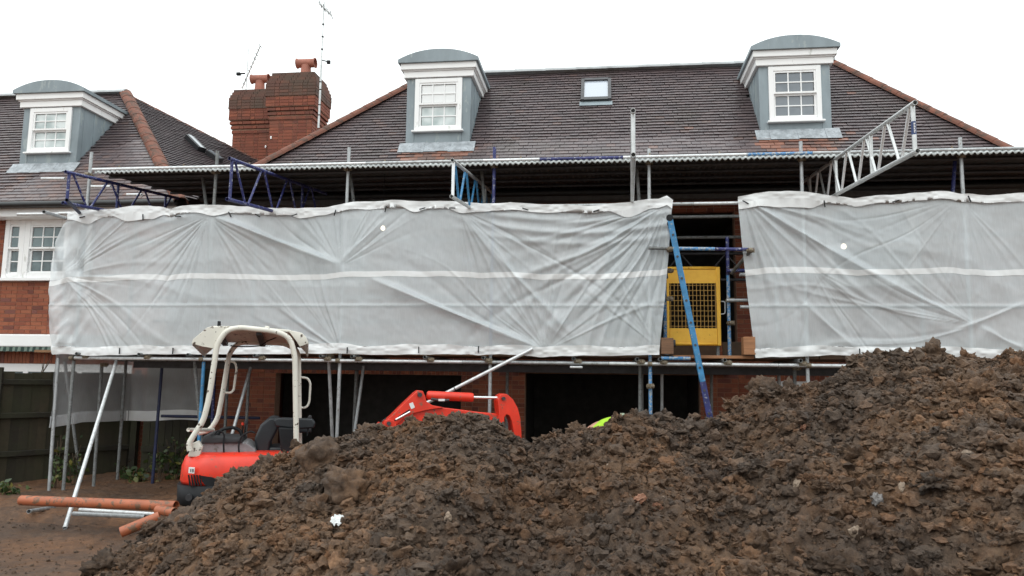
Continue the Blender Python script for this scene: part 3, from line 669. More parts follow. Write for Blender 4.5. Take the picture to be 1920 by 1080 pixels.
# ledgers and rails, made up of shorter tubes end to end
def run(name, mats, Y, z, xs, zs_=None):
    for i in range(len(xs)-1): T(name, M[mats[i % len(mats)]], V(xs[i]+.003, Y, z), V(xs[i+1]-.003, Y, z))
run('ledger', ['galv_bright', 'galv_bright', 'galv', 'galv_bright'], 10.245, 1.925, [-7.75, -5.05, -1.95, .05, 2.25, 7.6])
run('ledger', ['galv_dull'], 11.655, 1.93, [-8.1, -2.0, 2.0, 7.6]); run('ledger', ['galv_bright', 'galv'], 10.246, 4.10, [-8.2, -2.6, 1.2, 7.6]); run('ledger', ['galv_dull'], 11.655, 3.9, [-8.1, 0, 7.6])
run('guard_rail', ['galv_bright'], 10.355, 3.14, [-8.0, -3, .72]); run('guard_rail', ['galv'], 10.355, 2.70, [-8.0, -3, .74]); run('guard_rail', ['galv'], 10.355, 3.14, [1.80, 7.6]); run('guard_rail', ['galv'], 10.355, 2.70, [1.80, 7.6])
run('guard_rail', ['galv_dull'], 10.9, 4.06, [.2, 2.6])
for z in (3.0, 2.6): run('guard_rail', ['galv_dull'], 11.9, z, [-7.6, -1.0, .8]); 
# lattice beam seen beyond the gap, under the upper ledgers
lb = empty('inner_lattice', (1.2, 11.9, 3.4), sc)
for z in (3.30, 3.72): T('chord', M['steel_dark'], V(.5, 12.1, z), V(2.6, 12.1, z), lb)
for k in range(6): T('strut', M['steel_dark'], V(.5+k*.35, 12.1, 3.30 if k % 2 else 3.72), V(.85+k*.35, 12.1, 3.72 if k % 2 else 3.30), lb, False, r=.014)
# transoms carry the deck
for x in [-7.62, -6.65, -5.9, -4.9, -3.93, -3.48, -2.45, -1.64, -.42, .42, .72, 1.55, 2.5, 3.6, 4.7, 5.8, 6.8]:
    T('transom', M['galv_dull'], V(x, 10.10, 1.982), V(x, 11.85, 1.982))
T('transom', M['blue_flaked'], V(.74, 10.2, 2.0), V(1.12, 10.2, 2.0))
T('transom', M['galv'], (82, 397, 9.3), (126, 410, 10.25)); T('transom', M['galv_bright'], (33, 402, 10.9), (130, 401, 10.9)); T('transom', M['navy_dark'], (125, 375, 9.2), (152, 402, 10.3))
T('access_rail', M['galv_dull'], (1216, 465, 10.12), (1262, 466, 10.12)); T('access_rail', M['blue_flaked'], (1263, 466, 10.12), (1340, 467, 10.12)); T('access_rail', M['navy'], (1341, 467, 10.12), (1413, 468, 10.12)); T('access_post', M['blue_flaked'], V(1.73, 10.85, 2.0), V(1.73, 10.85, 3.2)); T('access_post', M['navy'], V(1.73, 10.85, 3.2), V(1.73, 10.85, 3.75))
for a_, b_, yy_ in ((78, 122, 335), (168, 207, 350), (238, 266, 365)): T('short_tube', M['galv_bright'], (a_, yy_, 11.9), (b_, yy_, 11.9)); T('access_post', M['blue_flaked'], V(.83, 10.62, 2.0), V(.83, 10.62, 3.5))
T('access_rail', M['galv_dull'], (1406, 472, 10.12), (1372, 512, 10.8)); T('short_tube', M['navy'], (1362, 508, 10.78), (1404, 507, 10.78)); T('short_tube', M['galv'], (1362, 563, 10.78), (1404, 563, 10.78)); T('short_tube', M['galv_dull'], (1240, 466, 10.2), (1250, 520, 10.9))
T('low_rail', M['navy_dark'], V(-7.25, 11.75, 1.02), V(-5.55, 11.75, 1.02))
# couplers
cm = None
def coupler(p, rz=0, parent=sc):
    global cm
    if cm is None:
        mb = MB(); mb.tube([(0, 0, -.03), (0, 0, .03)], .033, 10); mb.tube([(-.03, -.048, 0), (.03, -.048, 0)], .033, 10); mb.box((.02, -.03, -.014), (.062, .03, .014)); mb.tube([(.055, -.02, -.028), (.055, -.02, .036)], .009, 6); mb.box((-.05, -.055, -.012), (-.02, 0, .012))
        cm = mb.build('coupler', M['clamp']); bpy.data.objects.remove(cm); cm = bpy.data.meshes['coupler']
    o = bpy.data.objects.new('coupler', cm); COL.objects.link(o); o.parent = parent
    o.matrix_local = worldpos(parent).inverted() @ Matrix.Translation(p) @ Matrix.Rotation(rz, 4, 'Z')
for x in SX:
    coupler(V(x, 10.29, 1.925), RNG.normal(0, .1)); coupler(V(x, 10.29, 4.10)); coupler(V(x, 10.30, 4.70))
for x in [-7.62, -6.65, -4.9, -3.93, -3.48, -2.45, -1.64, -.42, .42, .72, 1.55, 2.5, 3.6]: coupler(V(x+.03, 10.24, 1.95), 1.57)
for p in [at(192, 684, Y=10.9), at(121, 673, Y=10.9), at(300, 684, Y=11.3), at(364, 668, Y=10.4), at(616, 668, Y=10.35), at(1217, 724, Y=10.26), at(1255, 468, Y=10.15), at(1405, 470, Y=10.12), at(1368, 508, Y=10.84), at(1368, 563, Y=10.84), at(1368, 606, Y=10.84), at(1252, 508, Y=10.6), at(1252, 560, Y=10.6), at(1490, 690, Y=10.65)]: coupler(p, RNG.random()*2)
MB().box((-.47, 10.19, 1.855), (-.30, 10.24, 1.885)).build('sleeve', M['galv_bright'], sc, .008)
# deck boards and toe boards
bd = Pieces('scaffold_board', M['wood'].copy())
bm_ = tinted('deck_board', [(0, (.07, .045, .03)), (.6, (.16, .09, .05)), (1, (.26, .14, .07))], nscale=9, dthr=.55); bd.mat = bm_
for j in range(6):
    x = -8.0-(j % 2)*.7
    while x < 7.6:
        L = 3.9 if x > -7 else 3.0; bd.add(boxM(V(x+L/2, 10.47+j*.232, 2.03+RNG.normal(0, .002)), V(L-.015, 0, 0), V(0, .224, RNG.normal(0, .004)), V(0, 0, .038)), RNG.random(), sc, 1); x += L
for (a, b) in ((-7.9, -4), (-3.99, -.1), (-.09, .80), (1.95, 5.8), (5.81, 7.6)): bd.add(boxM(V((a+b)/2, 10.345+.03, 2.165), V(b-a-.01, 0, 0), V(0, .036, 0), V(0, 0, .22)), .7, sc, 1)
for i in range(8): bd.add(boxM(V(-7+i*1.95, 11.95, 2.2), V(1.9, 0, 0), V(0, .036, 0), V(0, 0, .22)), RNG.random()*.5, sc, 1)
bd.finish()
MB().box((.74, 10.16, 2.055), (.90, 10.33, 2.27)).build('toe_board', M['wood'], sc, .004); MB().box((1.80, 10.16, 2.055), (1.95, 10.33, 2.29)).build('toe_board', M['wood_light'], sc, .004)
MB().box((.9, 10.26, 2.005), (1.95, 10.345, 2.045)).build('deck_edge', M['wood_light'], sc, .004)
MB().box((-7.45, 11.2, 1.80), (7.4, 11.26, 1.90)).build('deck_bearer', M['steel_dark'], sc, .003)

# ================================================================== temporary corrugated roof
cr = tag(empty('canopy_roof', (0, 10.3, 4.7)), 'temporary corrugated sheet roof sloping over the scaffold under the eaves', 'canopy')
cz = lambda Y: 4.725+(Y-10.3)*.1
x = -7.55; k = 0
while x < 7.6:
    W_ = .92; n_ = int(W_/.076*8); xs_ = np.linspace(x-.03, x+W_, n_); Ys = [10.16+RNG.random()*.03, 12.58]; vs = []
    for Y in Ys:
        for xx in xs_: vs.append((xx, Y, cz(Y)+.0115*math.sin(xx/.076*2*math.pi)+.003*(k % 2)+.004*math.sin(xx*2)))
    mb = MB(); mb.add(vs, [(i, i+1, n_+i+1, n_+i) for i in range(n_-1)], True); o = mb.build('corrugated_sheet', M['polycarb'], cr)
    md = o.modifiers.new('thickness', 'SOLIDIFY'); md.thickness = .003
    x += W_-.005; k += 1
sx_ = np.arange(-7.6, 7.6, .0095); vs = []
for xx in sx_: vs += [(xx, 10.15+.010*math.sin(xx/.076*2*math.pi), cz(10.15)+.012), (xx, 10.142+.010*math.sin(xx/.076*2*math.pi), cz(10.15)-.030-.013*math.sin(xx/.076*2*math.pi)-.004*math.sin(xx*2.1))]
mb = MB(); mb.add(vs, [(2*i, 2*i+1, 2*i+3, 2*i+2) for i in range(len(sx_)-1)], True); o = mb.build('scalloped_edge', M['eave_strip'], cr); o.modifiers.new('thickness', 'SOLIDIFY').thickness = .003
et = ['galv_bright', 'galv_bright', 'galv', 'galv_bright', 'navy', 'galv_bright', 'blue_flaked', 'galv', 'galv']
ex = [-7.65, -5.3, -3.4, -1.7, -.9, .25, 1.9, 2.75, 5, 7.6]
for i in range(len(ex)-1): T('edge_tube', M[et[i]], V(ex[i]+.002, 10.165, cz(10.165)+.034), V(ex[i+1]-.002, 10.165, cz(10.165)+.034), cr)
for x in np.arange(-7.2, 7.5, .98): x += RNG.normal(0, .12); MB().bar(V(x, 10.20, cz(10.2)-.01), V(x, 10.20, cz(10.2)+.095), .02, .02, (0, 1, 0)).build('roof_clip', M['clamp'], cr, .003)
for Y in (10.42, 10.95, 11.5, 12.05): T('purlin', M['steel_dark'], V(-7.55, Y, cz(Y)-.042), V(7.5, Y, cz(Y)-.042), cr)

# ================================================================== lattice beams
BD = ray(1181, 572); BD = BD/BD.y
def lattice(label, tp, bp, Y0, chord, brace, Yend=12.1, panel=.42, upright=2.3, end_m=None, plate=False, drop=0):
    t0, b0 = at(*tp, Y=Y0), at(*bp, Y=Y0); d = BD-Vector((0, 0, drop)); L = Yend-Y0
    o = tag(empty('lattice_beam', tuple(b0)), label, 'lattice beam', 'lattice beams poking out over the sheeting')
    b0 = Vector((t0.x, t0.y, b0.z)); ins = d*.07
    T('chord', M[chord], t0, t0+d*L, o); T('chord', M[chord], b0, b0+d*L, o)
    dn = Vector((0, 0, -.02)); em = M[end_m or chord]
    def strut(a, b, m_, r=.0155, nm='strut'): MB().tube([a, b], r, 10).build(nm, m_, o)
    strut(t0+ins+dn, b0+ins-dn, em, .021, 'end_post')
    y = .14; k = 0
    while y+panel < L:
        a, b = (t0, b0) if k % 2 == 0 else (b0, t0)
        strut(a+d*y, b+d*(y+panel*.8), M[brace] if k % 2 == 0 or brace != 'alu_bright' else M[chord]); y += panel; k += 1
    y = upright
    while y < L-.2: strut(t0+d*(y-.1), b0+d*(y-.1), M[chord], .02, 'upright'); y += upright
    if plate:
        c = (t0+b0)/2+ins; pl = MB().tube([c-Vector((0, 0, .065)), c+Vector((0, 0, .065))], .0225, 12).build('label_band', M['navy_label'], o)
        for i in range(6): MB().box(tuple(c+Vector((-.009, -.0245, -.05+i*.017))), tuple(c+Vector((.007 if i % 2 else .003, -.0225, -.039+i*.017)))).build('letter_mark', M['sticker'], pl)
    return o
lattice('navy painted lattice beam at the left corner, nearest the neighbouring house', (123, 322), (124, 380), 9.45, 'navy', 'navy', panel=.40, upright=1.2)
lattice('navy painted lattice beam with flaking end post, in front of the chimneys', (430, 297), (430, 373), 8.95, 'navy', 'navy', panel=.40, end_m='navy')
lattice('short light blue lattice beam below the left-hand dormer of the scaffolded house', (848, 300), (852, 368), 9.1, 'alu', 'blue', panel=.34, end_m='alu_bright')
lattice('bare metal lattice beam pointing straight out beneath the roof window', (1187, 207), (1185, 290), 7.0, 'alu', 'alu_bright', panel=.42)
lattice('bare metal lattice beam with small navy label, at the right below the right-hand dormer', (1716, 192), (1715, 283), 7.35, 'alu', 'alu_bright', panel=.36, upright=1.45, plate=True)

# ================================================================== white debris sheeting
def npnoise(x, z, sc_, seed):
    """smooth 2D value noise, -1..1"""
    r = np.random.default_rng(seed); P = r.random((64, 64))*2-1; x = np.asarray(x)*sc_+100; z = np.asarray(z)*sc_+100
    xi = np.floor(x).astype(int); zi = np.floor(z).astype(int); fx = x-xi; fz = z-zi; fx = fx*fx*(3-2*fx); fz = fz*fz*(3-2*fz)
    g = lambda a, b: P[a % 64, b % 64]
    return (g(xi, zi)*(1-fx)+g(xi+1, zi)*fx)*(1-fz)+(g(xi, zi+1)*(1-fx)+g(xi+1, zi+1)*fx)*fz
YS = 10.19
def w2(px, py): p = at(px, py, Y=YS); return p.x, p.z
def fan_d(X, Z, c, th0, th1, A, R, n_, seed, wid=(.010, .040)):
    cx_, cz_ = w2(*c); dx, dz = X-cx_, Z-cz_; r = np.hypot(dx, dz)+1e-4; th = np.degrees(np.arctan2(dz, dx))
    mid = (th0+th1)/2; th = (th-mid+180) % 360-180; half = (th1-th0)/2; win = np.clip((half-np.abs(th))/8+.5, 0, 1)
    rr = np.random.default_rng(seed); f = 0
    for i in range(n_):
        a = rr.uniform(-half, half); w_ = math.degrees(rr.uniform(*wid)); s_ = rr.choice([1, 1, -1])*rr.uniform(.35, 1); ln = rr.uniform(.5, 1.6)*R
        aa = a+3*np.sin(r*rr.uniform(1, 3)); f = f+s_*np.exp(-((th-aa)/w_)**2)*(r/ln)*np.exp(1-r/ln)
    return A*.68*f*win
def crease_d(X, Z, a, b, A, w_, asym=.35):
    ax, az = w2(*a); bx, bz = w2(*b); L = math.hypot(bx-ax, bz-az); ux, uz = (bx-ax)/L, (bz-az)/L
    t = ((X-ax)*ux+(Z-az)*uz)/L; d = -(X-ax)*uz+(Z-az)*ux; tp = np.clip(np.minimum(t, 1-t)*6, 0, 1)*(t > 0)*(t < 1)
    w_ = w_*(.8+.4*np.sin(t*9)); return A*tp*np.where(d > 0, np.exp(-(d/w_)**2/(asym*2)), np.exp(-(-d/w_/2.2)))
def sheeting_obj(label, top, bot, left, right, disp, nx, nz, ties, seed, curl=None, band=True):
    top = np.array([w2(*p) for p in top]); bot = np.array([w2(*p) for p in bot]); lf = np.array([w2(*p) for p in left]); rt = np.array([w2(*p) for p in right])
    o = tag(empty('debris_sheeting', (float(top[:, 0].mean()), YS, float(bot[:, 1].mean()))), label, 'plastic sheeting', 'white sheeting tied to the scaffold')
    o_s = lambda A_: A_[np.argsort(A_[:, 1])]
    lf, rt = o_s(lf), o_s(rt)
    wob = lambda X: .012*npnoise(X, X*0, 2.3, seed+5)+.008*npnoise(X, X*0, 7, seed+6)
    def patch(name, v0, v1, nz_, off, mat, wavy=0):
        s, v = np.meshgrid(np.linspace(0, 1, nx), np.linspace(0, 1, nz_)); 
        zg0 = np.interp(np.linspace(0, 1, nx)*(top[-1, 0]-top[0, 0])+top[0, 0], bot[:, 0], bot[:, 1]); z_est = 2.03+(4.1-2.03)*(v0+(v1-v0)*v)
        X = (1-s)*np.interp(z_est, lf[:, 1], lf[:, 0])+s*np.interp(z_est, rt[:, 1], rt[:, 0])
        ZT = np.interp(X, top[:, 0], top[:, 1])+wob(X); ZB = np.interp(X, bot[:, 0], bot[:, 1])+wob(X+50)*.8
        vv = v0+(v1-v0)*v
        if wavy: vv = np.where((v == 0) & (wavy > 0), vv+wavy*npnoise(X, X*0, 3, seed+9), np.where((v == 1) & (wavy < 0), vv-wavy*npnoise(X, X*0, 3.3, seed+8), vv))
        Z = ZB+(ZT-ZB)*vv
        D = disp(X, Z)+.018*npnoise(X, Z, .9, seed)+.006*npnoise(X, Z, 4, seed+1)+.0022*npnoise(X+Z*.3, Z, 14, seed+2)+off
        pin = np.clip(np.minimum(vv, 1-vv)*14, .25, 1); D = (D-off)*pin+off+(.004 if off == .0001 else 0)
        if off > .001: D = D+.012*npnoise(X, Z*2, 5, seed+3)+.006*npnoise(X, Z*2, 15, seed+4)+.012
        Y = YS-D
        if curl is not None: Y = Y+curl(X, Z)
        Vv = np.stack([X, Y, Z], -1).reshape(-1, 3); wi = np.array(worldpos(o).inverted()); Vv = Vv+wi[:3, 3]
        i = np.arange((nz_-1)*nx).reshape(nz_-1, nx)[:, :-1].ravel(); Fq = np.stack([i, i+1, i+nx+1, i+nx], 1)
        return link(name, mesh_np(name, Vv, Fq, True), mat, o)
    patch('sheet', 0, 1, nz, 0, M['sheet'])
    patch('top_hem', .955, 1.012, 14, .012, M['sheet_hem'], .05); patch('bottom_hem', -.008, .052, 12, .010, M['sheet_hem'], -.012)
    patch('reinforcing_band', .503, .540, 8, .0001, M['sheet_hem'], .002)
    for (px, py, a) in ties:
        c = at(px, py, Y=YS-.045); dr = Vector((math.cos(math.radians(a)), 0, math.sin(math.radians(a)))); MB().bar(c-dr*.045, c+dr*.045, .014, .014, (0, 1, 0)).build('cable_tie', M['black'], o, .003)
    return o
def posts(X, Z):                                                             # the cloth pressed on the tubes behind it
    D = 0
    for x in SX[1:]: D = D+.010*np.exp(-((X-x)/.022)**2)
    return D+.010*np.exp(-((Z-2.70)/.02)**2)
def dispL(X, Z):
    D = fan_d(X, Z, (393, 404), 198, 342, .018, .55, 34, 1)+fan_d(X, Z, (116, 516), -58, 62, .020, .6, 24, 2)+fan_d(X, Z, (638, 499), 18, 168, .015, .55, 20, 3)
    D = D+fan_d(X, Z, (1252, 384), 186, 268, .026, .85, 26, 4, (.014, .04))*np.clip((X+2.3)/.8, 0, 1)+fan_d(X, Z, (1022, 657), 22, 160, .022, .7, 20, 5)+fan_d(X, Z, (862, 392), 272, 338, .018, .7, 18, 6)+fan_d(X, Z, (640, 662), 95, 172, .016, .55, 14, 7)
    D = D+fan_d(X, Z, (1235, 655), 95, 165, .014, .5, 12, 8)
    D = D+crease_d(X, Z, (398, 405), (642, 499), .075, .055)+crease_d(X, Z, (688, 520), (1022, 658), .075, .055)+crease_d(X, Z, (850, 392), (1085, 645), .035, .05, .8)+crease_d(X, Z, (640, 490), (735, 400), .02, .04)
    for zz, aa in ((3.86, .02), (3.70, .025), (3.55, .015)):                 # sagging swags near the top right
        t = (X+.3)/1.5; D = D+aa*np.exp(-((Z-(zz+.18*t*t))/.045)**2)*np.exp(-(t/1.0)**4)
    D = D+posts(X, Z)
    lw = np.clip((-7.35-X)/.5, 0, 1); D = D+lw*(.085*npnoise(X*2.0+Z, Z, 2.2, 41)+.035*npnoise(X*2-Z, Z, 5, 42))
    return D
def curlL(X, Z): return np.clip(-8.05-X, 0, 1)**1.5*.9
TOPL = [(105, 410), (135, 402), (160, 398), (200, 397), (262, 391), (300, 389), (322, 396), (345, 389), (400, 386), (480, 391), (560, 395), (620, 391), (660, 384), (760, 380), (860, 380), (905, 386), (960, 385), (1040, 387), (1100, 389), (1180, 383), (1235, 376), (1250, 369), (1262, 378)]
BOTL = [(90, 663), (200, 664), (400, 662), (640, 661), (800, 663), (960, 664), (1016, 666), (1100, 664), (1240, 662)]
LFT = [(128, 408), (112, 430), (86, 458), (78, 480), (82, 540), (90, 600), (100, 664)]
RGT = [(1262, 375), (1259, 400), (1254, 480), (1247, 560), (1236, 662)]
tiesL = [(154, 407, 10), (268, 407, 95), (334, 406, 0), (431, 402, 120), (483, 404, 150), (552, 403, 20), (628, 399, 75), (723, 392, 80), (792, 391, 15), (848, 390, 0), (985, 392, 160), (1118, 395, 15), (224, 658, 90), (324, 658, 90), (651, 657, 90), (785, 656, 90), (897, 655, 90)]
sheeting_obj('long left-hand white sheeting tied along the scaffold, bulging over its left corner', TOPL, BOTL, LFT, RGT, dispL, 760, 170, tiesL, 60, curlL)
def dispR(X, Z):
    D = fan_d(X, Z, (1393, 372), 272, 352, .024, 1.0, 26, 11, (.02, .05))+fan_d(X, Z, (1832, 612), 95, 200, .015, .8, 16, 12)+fan_d(X, Z, (1520, 500), 250, 330, .016, .5, 12, 13)+fan_d(X, Z, (1800, 372), 190, 330, .010, .7, 18, 14)
    return D+posts(X, Z)+crease_d(X, Z, (1398, 376), (1640, 520), .05, .05)+crease_d(X, Z, (1600, 495), (1835, 615), .045, .06)+crease_d(X, Z, (1495, 560), (1612, 662), .03, .05)+crease_d(X, Z, (1780, 625), (1930, 565), .02, .03)+crease_d(X, Z, (1835, 612), (1925, 660), .03, .04)
TOPR = [(1380, 372), (1440, 364), (1500, 363), (1540, 368), (1600, 374), (1660, 368), (1760, 363), (1820, 367), (1850, 369), (1930, 363), (2200, 360)]
BOTR = [(1410, 670), (1560, 663), (1700, 668), (1930, 672), (2200, 674)]
RG2 = [(2150, 350), (2150, 700)]
tiesR = [(1398, 379, 150), (1546, 382, 95), (1680, 377, 15), (1818, 373, 110), (1612, 660, 90)]
sheeting_obj('right-hand white sheeting hanging beside the yellow gate, running off the right edge', TOPR, BOTR, [(1382, 366), (1390, 450), (1402, 560), (1416, 672)], RG2, dispR, 420, 170, tiesR, 80)
# return sheet round the open left end, down towards the fence
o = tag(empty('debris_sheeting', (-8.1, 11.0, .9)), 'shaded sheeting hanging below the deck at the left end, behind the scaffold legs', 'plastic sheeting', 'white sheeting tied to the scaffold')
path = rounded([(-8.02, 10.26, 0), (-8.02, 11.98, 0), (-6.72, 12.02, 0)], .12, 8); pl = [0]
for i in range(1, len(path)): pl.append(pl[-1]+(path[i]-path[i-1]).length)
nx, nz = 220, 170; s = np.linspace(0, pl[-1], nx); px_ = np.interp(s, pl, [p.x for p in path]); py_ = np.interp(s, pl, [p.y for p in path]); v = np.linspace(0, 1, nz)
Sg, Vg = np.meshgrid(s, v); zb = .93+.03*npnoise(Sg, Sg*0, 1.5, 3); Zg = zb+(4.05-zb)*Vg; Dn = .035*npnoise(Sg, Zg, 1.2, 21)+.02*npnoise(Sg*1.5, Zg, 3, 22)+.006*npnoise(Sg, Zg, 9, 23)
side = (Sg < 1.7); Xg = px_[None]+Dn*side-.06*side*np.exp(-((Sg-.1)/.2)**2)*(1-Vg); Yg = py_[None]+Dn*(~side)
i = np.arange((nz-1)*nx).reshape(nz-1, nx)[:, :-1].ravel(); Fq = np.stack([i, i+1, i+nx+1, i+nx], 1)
me = mesh_np('sheet', np.stack([Xg, Yg, Zg], -1).reshape(-1, 3)-np.array([-8.1, 11.0, .9]), Fq, True); link('sheet', me, M['sheet_shaded'], o)
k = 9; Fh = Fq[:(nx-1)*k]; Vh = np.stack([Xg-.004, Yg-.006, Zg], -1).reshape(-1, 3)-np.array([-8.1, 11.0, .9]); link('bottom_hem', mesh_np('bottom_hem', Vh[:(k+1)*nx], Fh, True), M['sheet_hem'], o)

# work lamps glowing behind the sheeting
me_, ne_, be_ = nodes('lit_bulb'); be_.inputs['Emission Color'].default_value = (1, .85, .62, 1); be_.inputs['Emission Strength'].default_value = 5; M['bulb'] = me_
for (px, py, lab) in ((718, 428, 'small lit work lamp glowing through the left-hand sheeting'), (1582, 462, 'small lit work lamp glowing through the right-hand sheeting')):
    c = at(px, py, Y=10.75); l = tag(empty('work_lamp', tuple(c)), lab, 'lamp', 'work lamps behind the sheeting')
    mb = MB(); mb.tube([c+V(0, 0, y_) for y_ in (-.035, -.03, -.015, 0, .02, .035)], .03, 12, radii=[.008, .02, .032, .034, .026, .016]); mb.build('bulb', M['bulb'], l)
    MB().tube([c+V(0, 0, .036), c+V(0, 0, .09)], .017, 10).build('holder', M['black'], l); MB().tube([c+V(0, 0, .09), V(c.x, c.y, cz(10.9)-.03)], .004, 6).build('cable', M['black'], l)

# ================================================================== ladder and yellow gate
ld = tag(empty('ladder', (1.5, 9.8, 0)), 'blue painted ladder leaning edge-on in the gap between the two sheetings', 'ladder')
p, q = at(1256, 410, Y=9.80), at(1331, 782, Y=9.80); dd = (q-p).normalized(); q = p+dd*(p.z/-dd.z); sp = p+dd*((q-p).length*.0)
vd = ray(1292, 590); vd = Vector((vd.x, vd.y, 0)).normalized()
Ls = (q-p).length; cut = (at(1317, 716, Y=9.8)-p).length
for k in range(2):
    o_ = vd*(.36*k)
    s_ = MB(); s_.bar(p+o_, p+dd*cut+o_, .028, .072, (1, 0, .18)); s_.build('stile', M['blue'], ld, .004, 1)
    s_ = MB(); s_.bar(p+dd*(cut+.001)+o_, q+o_, .028, .072, (1, 0, .18)); s_.build('stile_foot', M['navy'], ld, .004, 1)
    MB().tube([p+o_-vd*.017-dd*.01, p+o_+vd*.017-dd*.01], .045, 12).build('end_cap', M['black'], ld)
y = .22
while y < Ls: MB().tube([p+dd*y-vd*.022, p+dd*y+vd*.382], .016, 10).build('rung', M['steel_dark'], ld); y += .29
gt = tag(empty('safety_gate', (1.28, 11, 2.2)), 'yellow steel gate with a mesh middle standing behind the blue ladder', 'gate')
gx0, gx1, gz0, gz1, gy = .88, 1.64, 2.21, 3.34, 10.98
f = MB(); f.box((gx0, gy, gz0), (gx0+.04, gy+.04, gz1)); f.box((gx1-.055, gy, gz0), (gx1, gy+.05, gz1)); f.box((gx0+.04, gy, gz1-.035), (gx1-.055, gy+.04, gz1)); f.box((gx0+.04, gy, gz0), (gx1-.055, gy+.04, gz0+.035)); f.build('frame', M['yellow'], gt, .006, 1)
MB().box((gx0+.04, gy+.012, gz1-.235), (gx1-.055, gy+.026, gz1-.035)).build('top_plate', M['yellow'], gt); MB().box((gx0+.04, gy+.012, gz0+.035), (gx1-.055, gy+.026, gz0+.245)).build('bottom_plate', M['yellow'], gt)
mz0, mz1 = gz0+.245, gz1-.235; mat_ = simple('dull_yellow_wire', (.42, .24, .05), .6)
for i in range(13): x = gx0+.06+i*(gx1-gx0-.13)/12; MB().box((x-.004, gy+.012, mz0), (x+.004, gy+.02, mz1)).build('mesh_bar', mat_, gt)
for i in range(9): z = mz0+.03+i*(mz1-mz0-.06)/8; MB().box((gx0+.04, gy+.021, z-.004), (gx1-.055, gy+.029, z+.004)).build('mesh_bar', mat_, gt)
MB().tube(rounded([V(gx1, gy+.02, gz1-.5), V(gx1+.06, gy, gz1-.5), V(gx1+.06, gy, gz0+.45), V(gx1, gy+.02, gz0+.45)], .03), .009, 8).build('handle', M['galv'], gt)
MB().box((gx0+.02, gy-.03, gz0-.02), (gx0+.12, gy, gz0+.08)).build('spring_hinge', M['steel_dark'], gt, .01)
for x in (gx0+.02, gx1-.04): T('leg', M['galv_dull'], V(x, gy+.07, 2.05), V(x, gy+.07, gz1-.3), gt)
# ================================================================== mini excavator
dz_ = math.radians(22); D0 = Vector((-4.40, 8.0, 0)); EX = Vector((math.cos(dz_), math.sin(dz_), 0)); EYv = Vector((-math.sin(dz_), math.cos(dz_), 0))
ex = tag(empty('mini_excavator', tuple(D0), rz=dz_), 'red and white mini excavator with open canopy parked behind the soil heap', 'excavator')
def DL(x, y, z): return D0+EX*x+EYv*y+Vector((0, 0, z))
def dg(px, py, y=0): return plane_hit(px, py, D0+EYv*y, EYv)
def dplate(name, pts, y0, y1, mat, parent=ex, bevel=.006, ref=None):
    """outline read in the plane local-y = ref, extruded from y0 to y1"""
    r = y0 if ref is None else ref; P = [dg(a, b, r) for a, b in pts]
    return MB().prism(P, EYv*(y0-r), EYv*(y1-r)).build(name, mat, parent, bevel, 2, clean=True)
near = [(356, 845), (354, 832), (364, 815), (381, 790), (392, 747), (407, 645), (424, 620), (448, 614), (515, 621), (543, 632), (553, 665), (556, 850)]
MB().tube(rounded([dg(a, b, -.045) for a, b in near], .12, 6), .031, 14).build('canopy_arch', M['cream'], ex)
far = [(372, 812), (392, 808), (408, 786), (418, 735), (430, 662), (447, 642), (530, 643), (556, 655), (560, 670), (562, 850)]
MB().tube(rounded([dg(a, b, 1.0) for a, b in far], .08, 5), .030, 14).build('canopy_arch', M['cream'], ex)
MB().tube([dg(353, 806, .35), dg(400, 806, .9)], .022, 10).build('cross_bar', M['cream'], ex)
for pts, y in (([(421, 677), (440, 678), (444, 690), (438, 732), (432, 737), (422, 736)], 1.0), ([(561, 707), (577, 709), (582, 718), (580, 755), (574, 765), (562, 764)], 1.0)):
    MB().tube(rounded([dg(a, b, y) for a, b in pts], .05, 4), .0145, 10).build('grab_handle', M['cream'], ex)
# roof: shallow pan with sloping ends
zt_ = 2.27
prof = [(359, 644), (362, 636), (388, 614), (400, 611), (470, 612), (540, 618), (566, 624), (574, 632), (579, 644)]
P_ = [dg(a, b, -.01) for a, b in prof]; n_ = len(P_); cen = sum(P_, Vector())/n_
In = [p+Vector((0, 0, -.028))+(cen-p)*.02 for p in P_]
rf = MB(); vs = P_+In+[p+EYv*1.10+Vector((0, 0, -.11)) for p in P_]+[p+EYv*1.10+Vector((0, 0, -.11)) for p in In]
fs = []
for k in range(n_-1): fs += [(k, k+1, 2*n_+k+1, 2*n_+k), (n_+k, 3*n_+k, 3*n_+k+1, n_+k+1), (k, n_+k, n_+k+1, k+1), (2*n_+k, 2*n_+k+1, 3*n_+k+1, 3*n_+k)]
fs += [(0, 2*n_, 3*n_, n_), (n_-1, 2*n_-1, 4*n_-1, 3*n_-1)]
rf.add(vs, fs); rf.build('canopy_roof', M['cream'], ex, .004, 1, clean=True)
for pts in ([(359, 644), (362, 636), (388, 614), (430, 611), (412, 630), (404, 654), (380, 650)], [(540, 619), (566, 624), (574, 632), (579, 644), (562, 650), (556, 640)]):
    dplate('roof_gusset', pts, -.03, -.005, M['cream'], bevel=.004)
rb = MB(); 
for x in (.05, .5, .92): rb.bar(DL(x, .03, zt_-.085), DL(x, 1.0, zt_-.185), .06, .04)
rb.build('roof_rib', M['steel_dark'], ex)
MB().box((0, 0, 0), (.03, .03, .125), Matrix.Translation(DL(.04, .1, 2.19))).build('lifting_eye', M['black'], ex, .005); MB().box((0, 0, 0), (.05, .03, .08), Matrix.Translation(DL(.55, .2, 2.20))).build('lifting_eye', M['cream'], ex, .008)
MB().tube(rounded([dg(432, 648, .5), dg(448, 650, .5), dg(470, 650, .5), dg(490, 648, .5), dg(500, 640, .5), dg(520, 632, .5)], .05), .007, 6).build('cable', M['black'], ex)
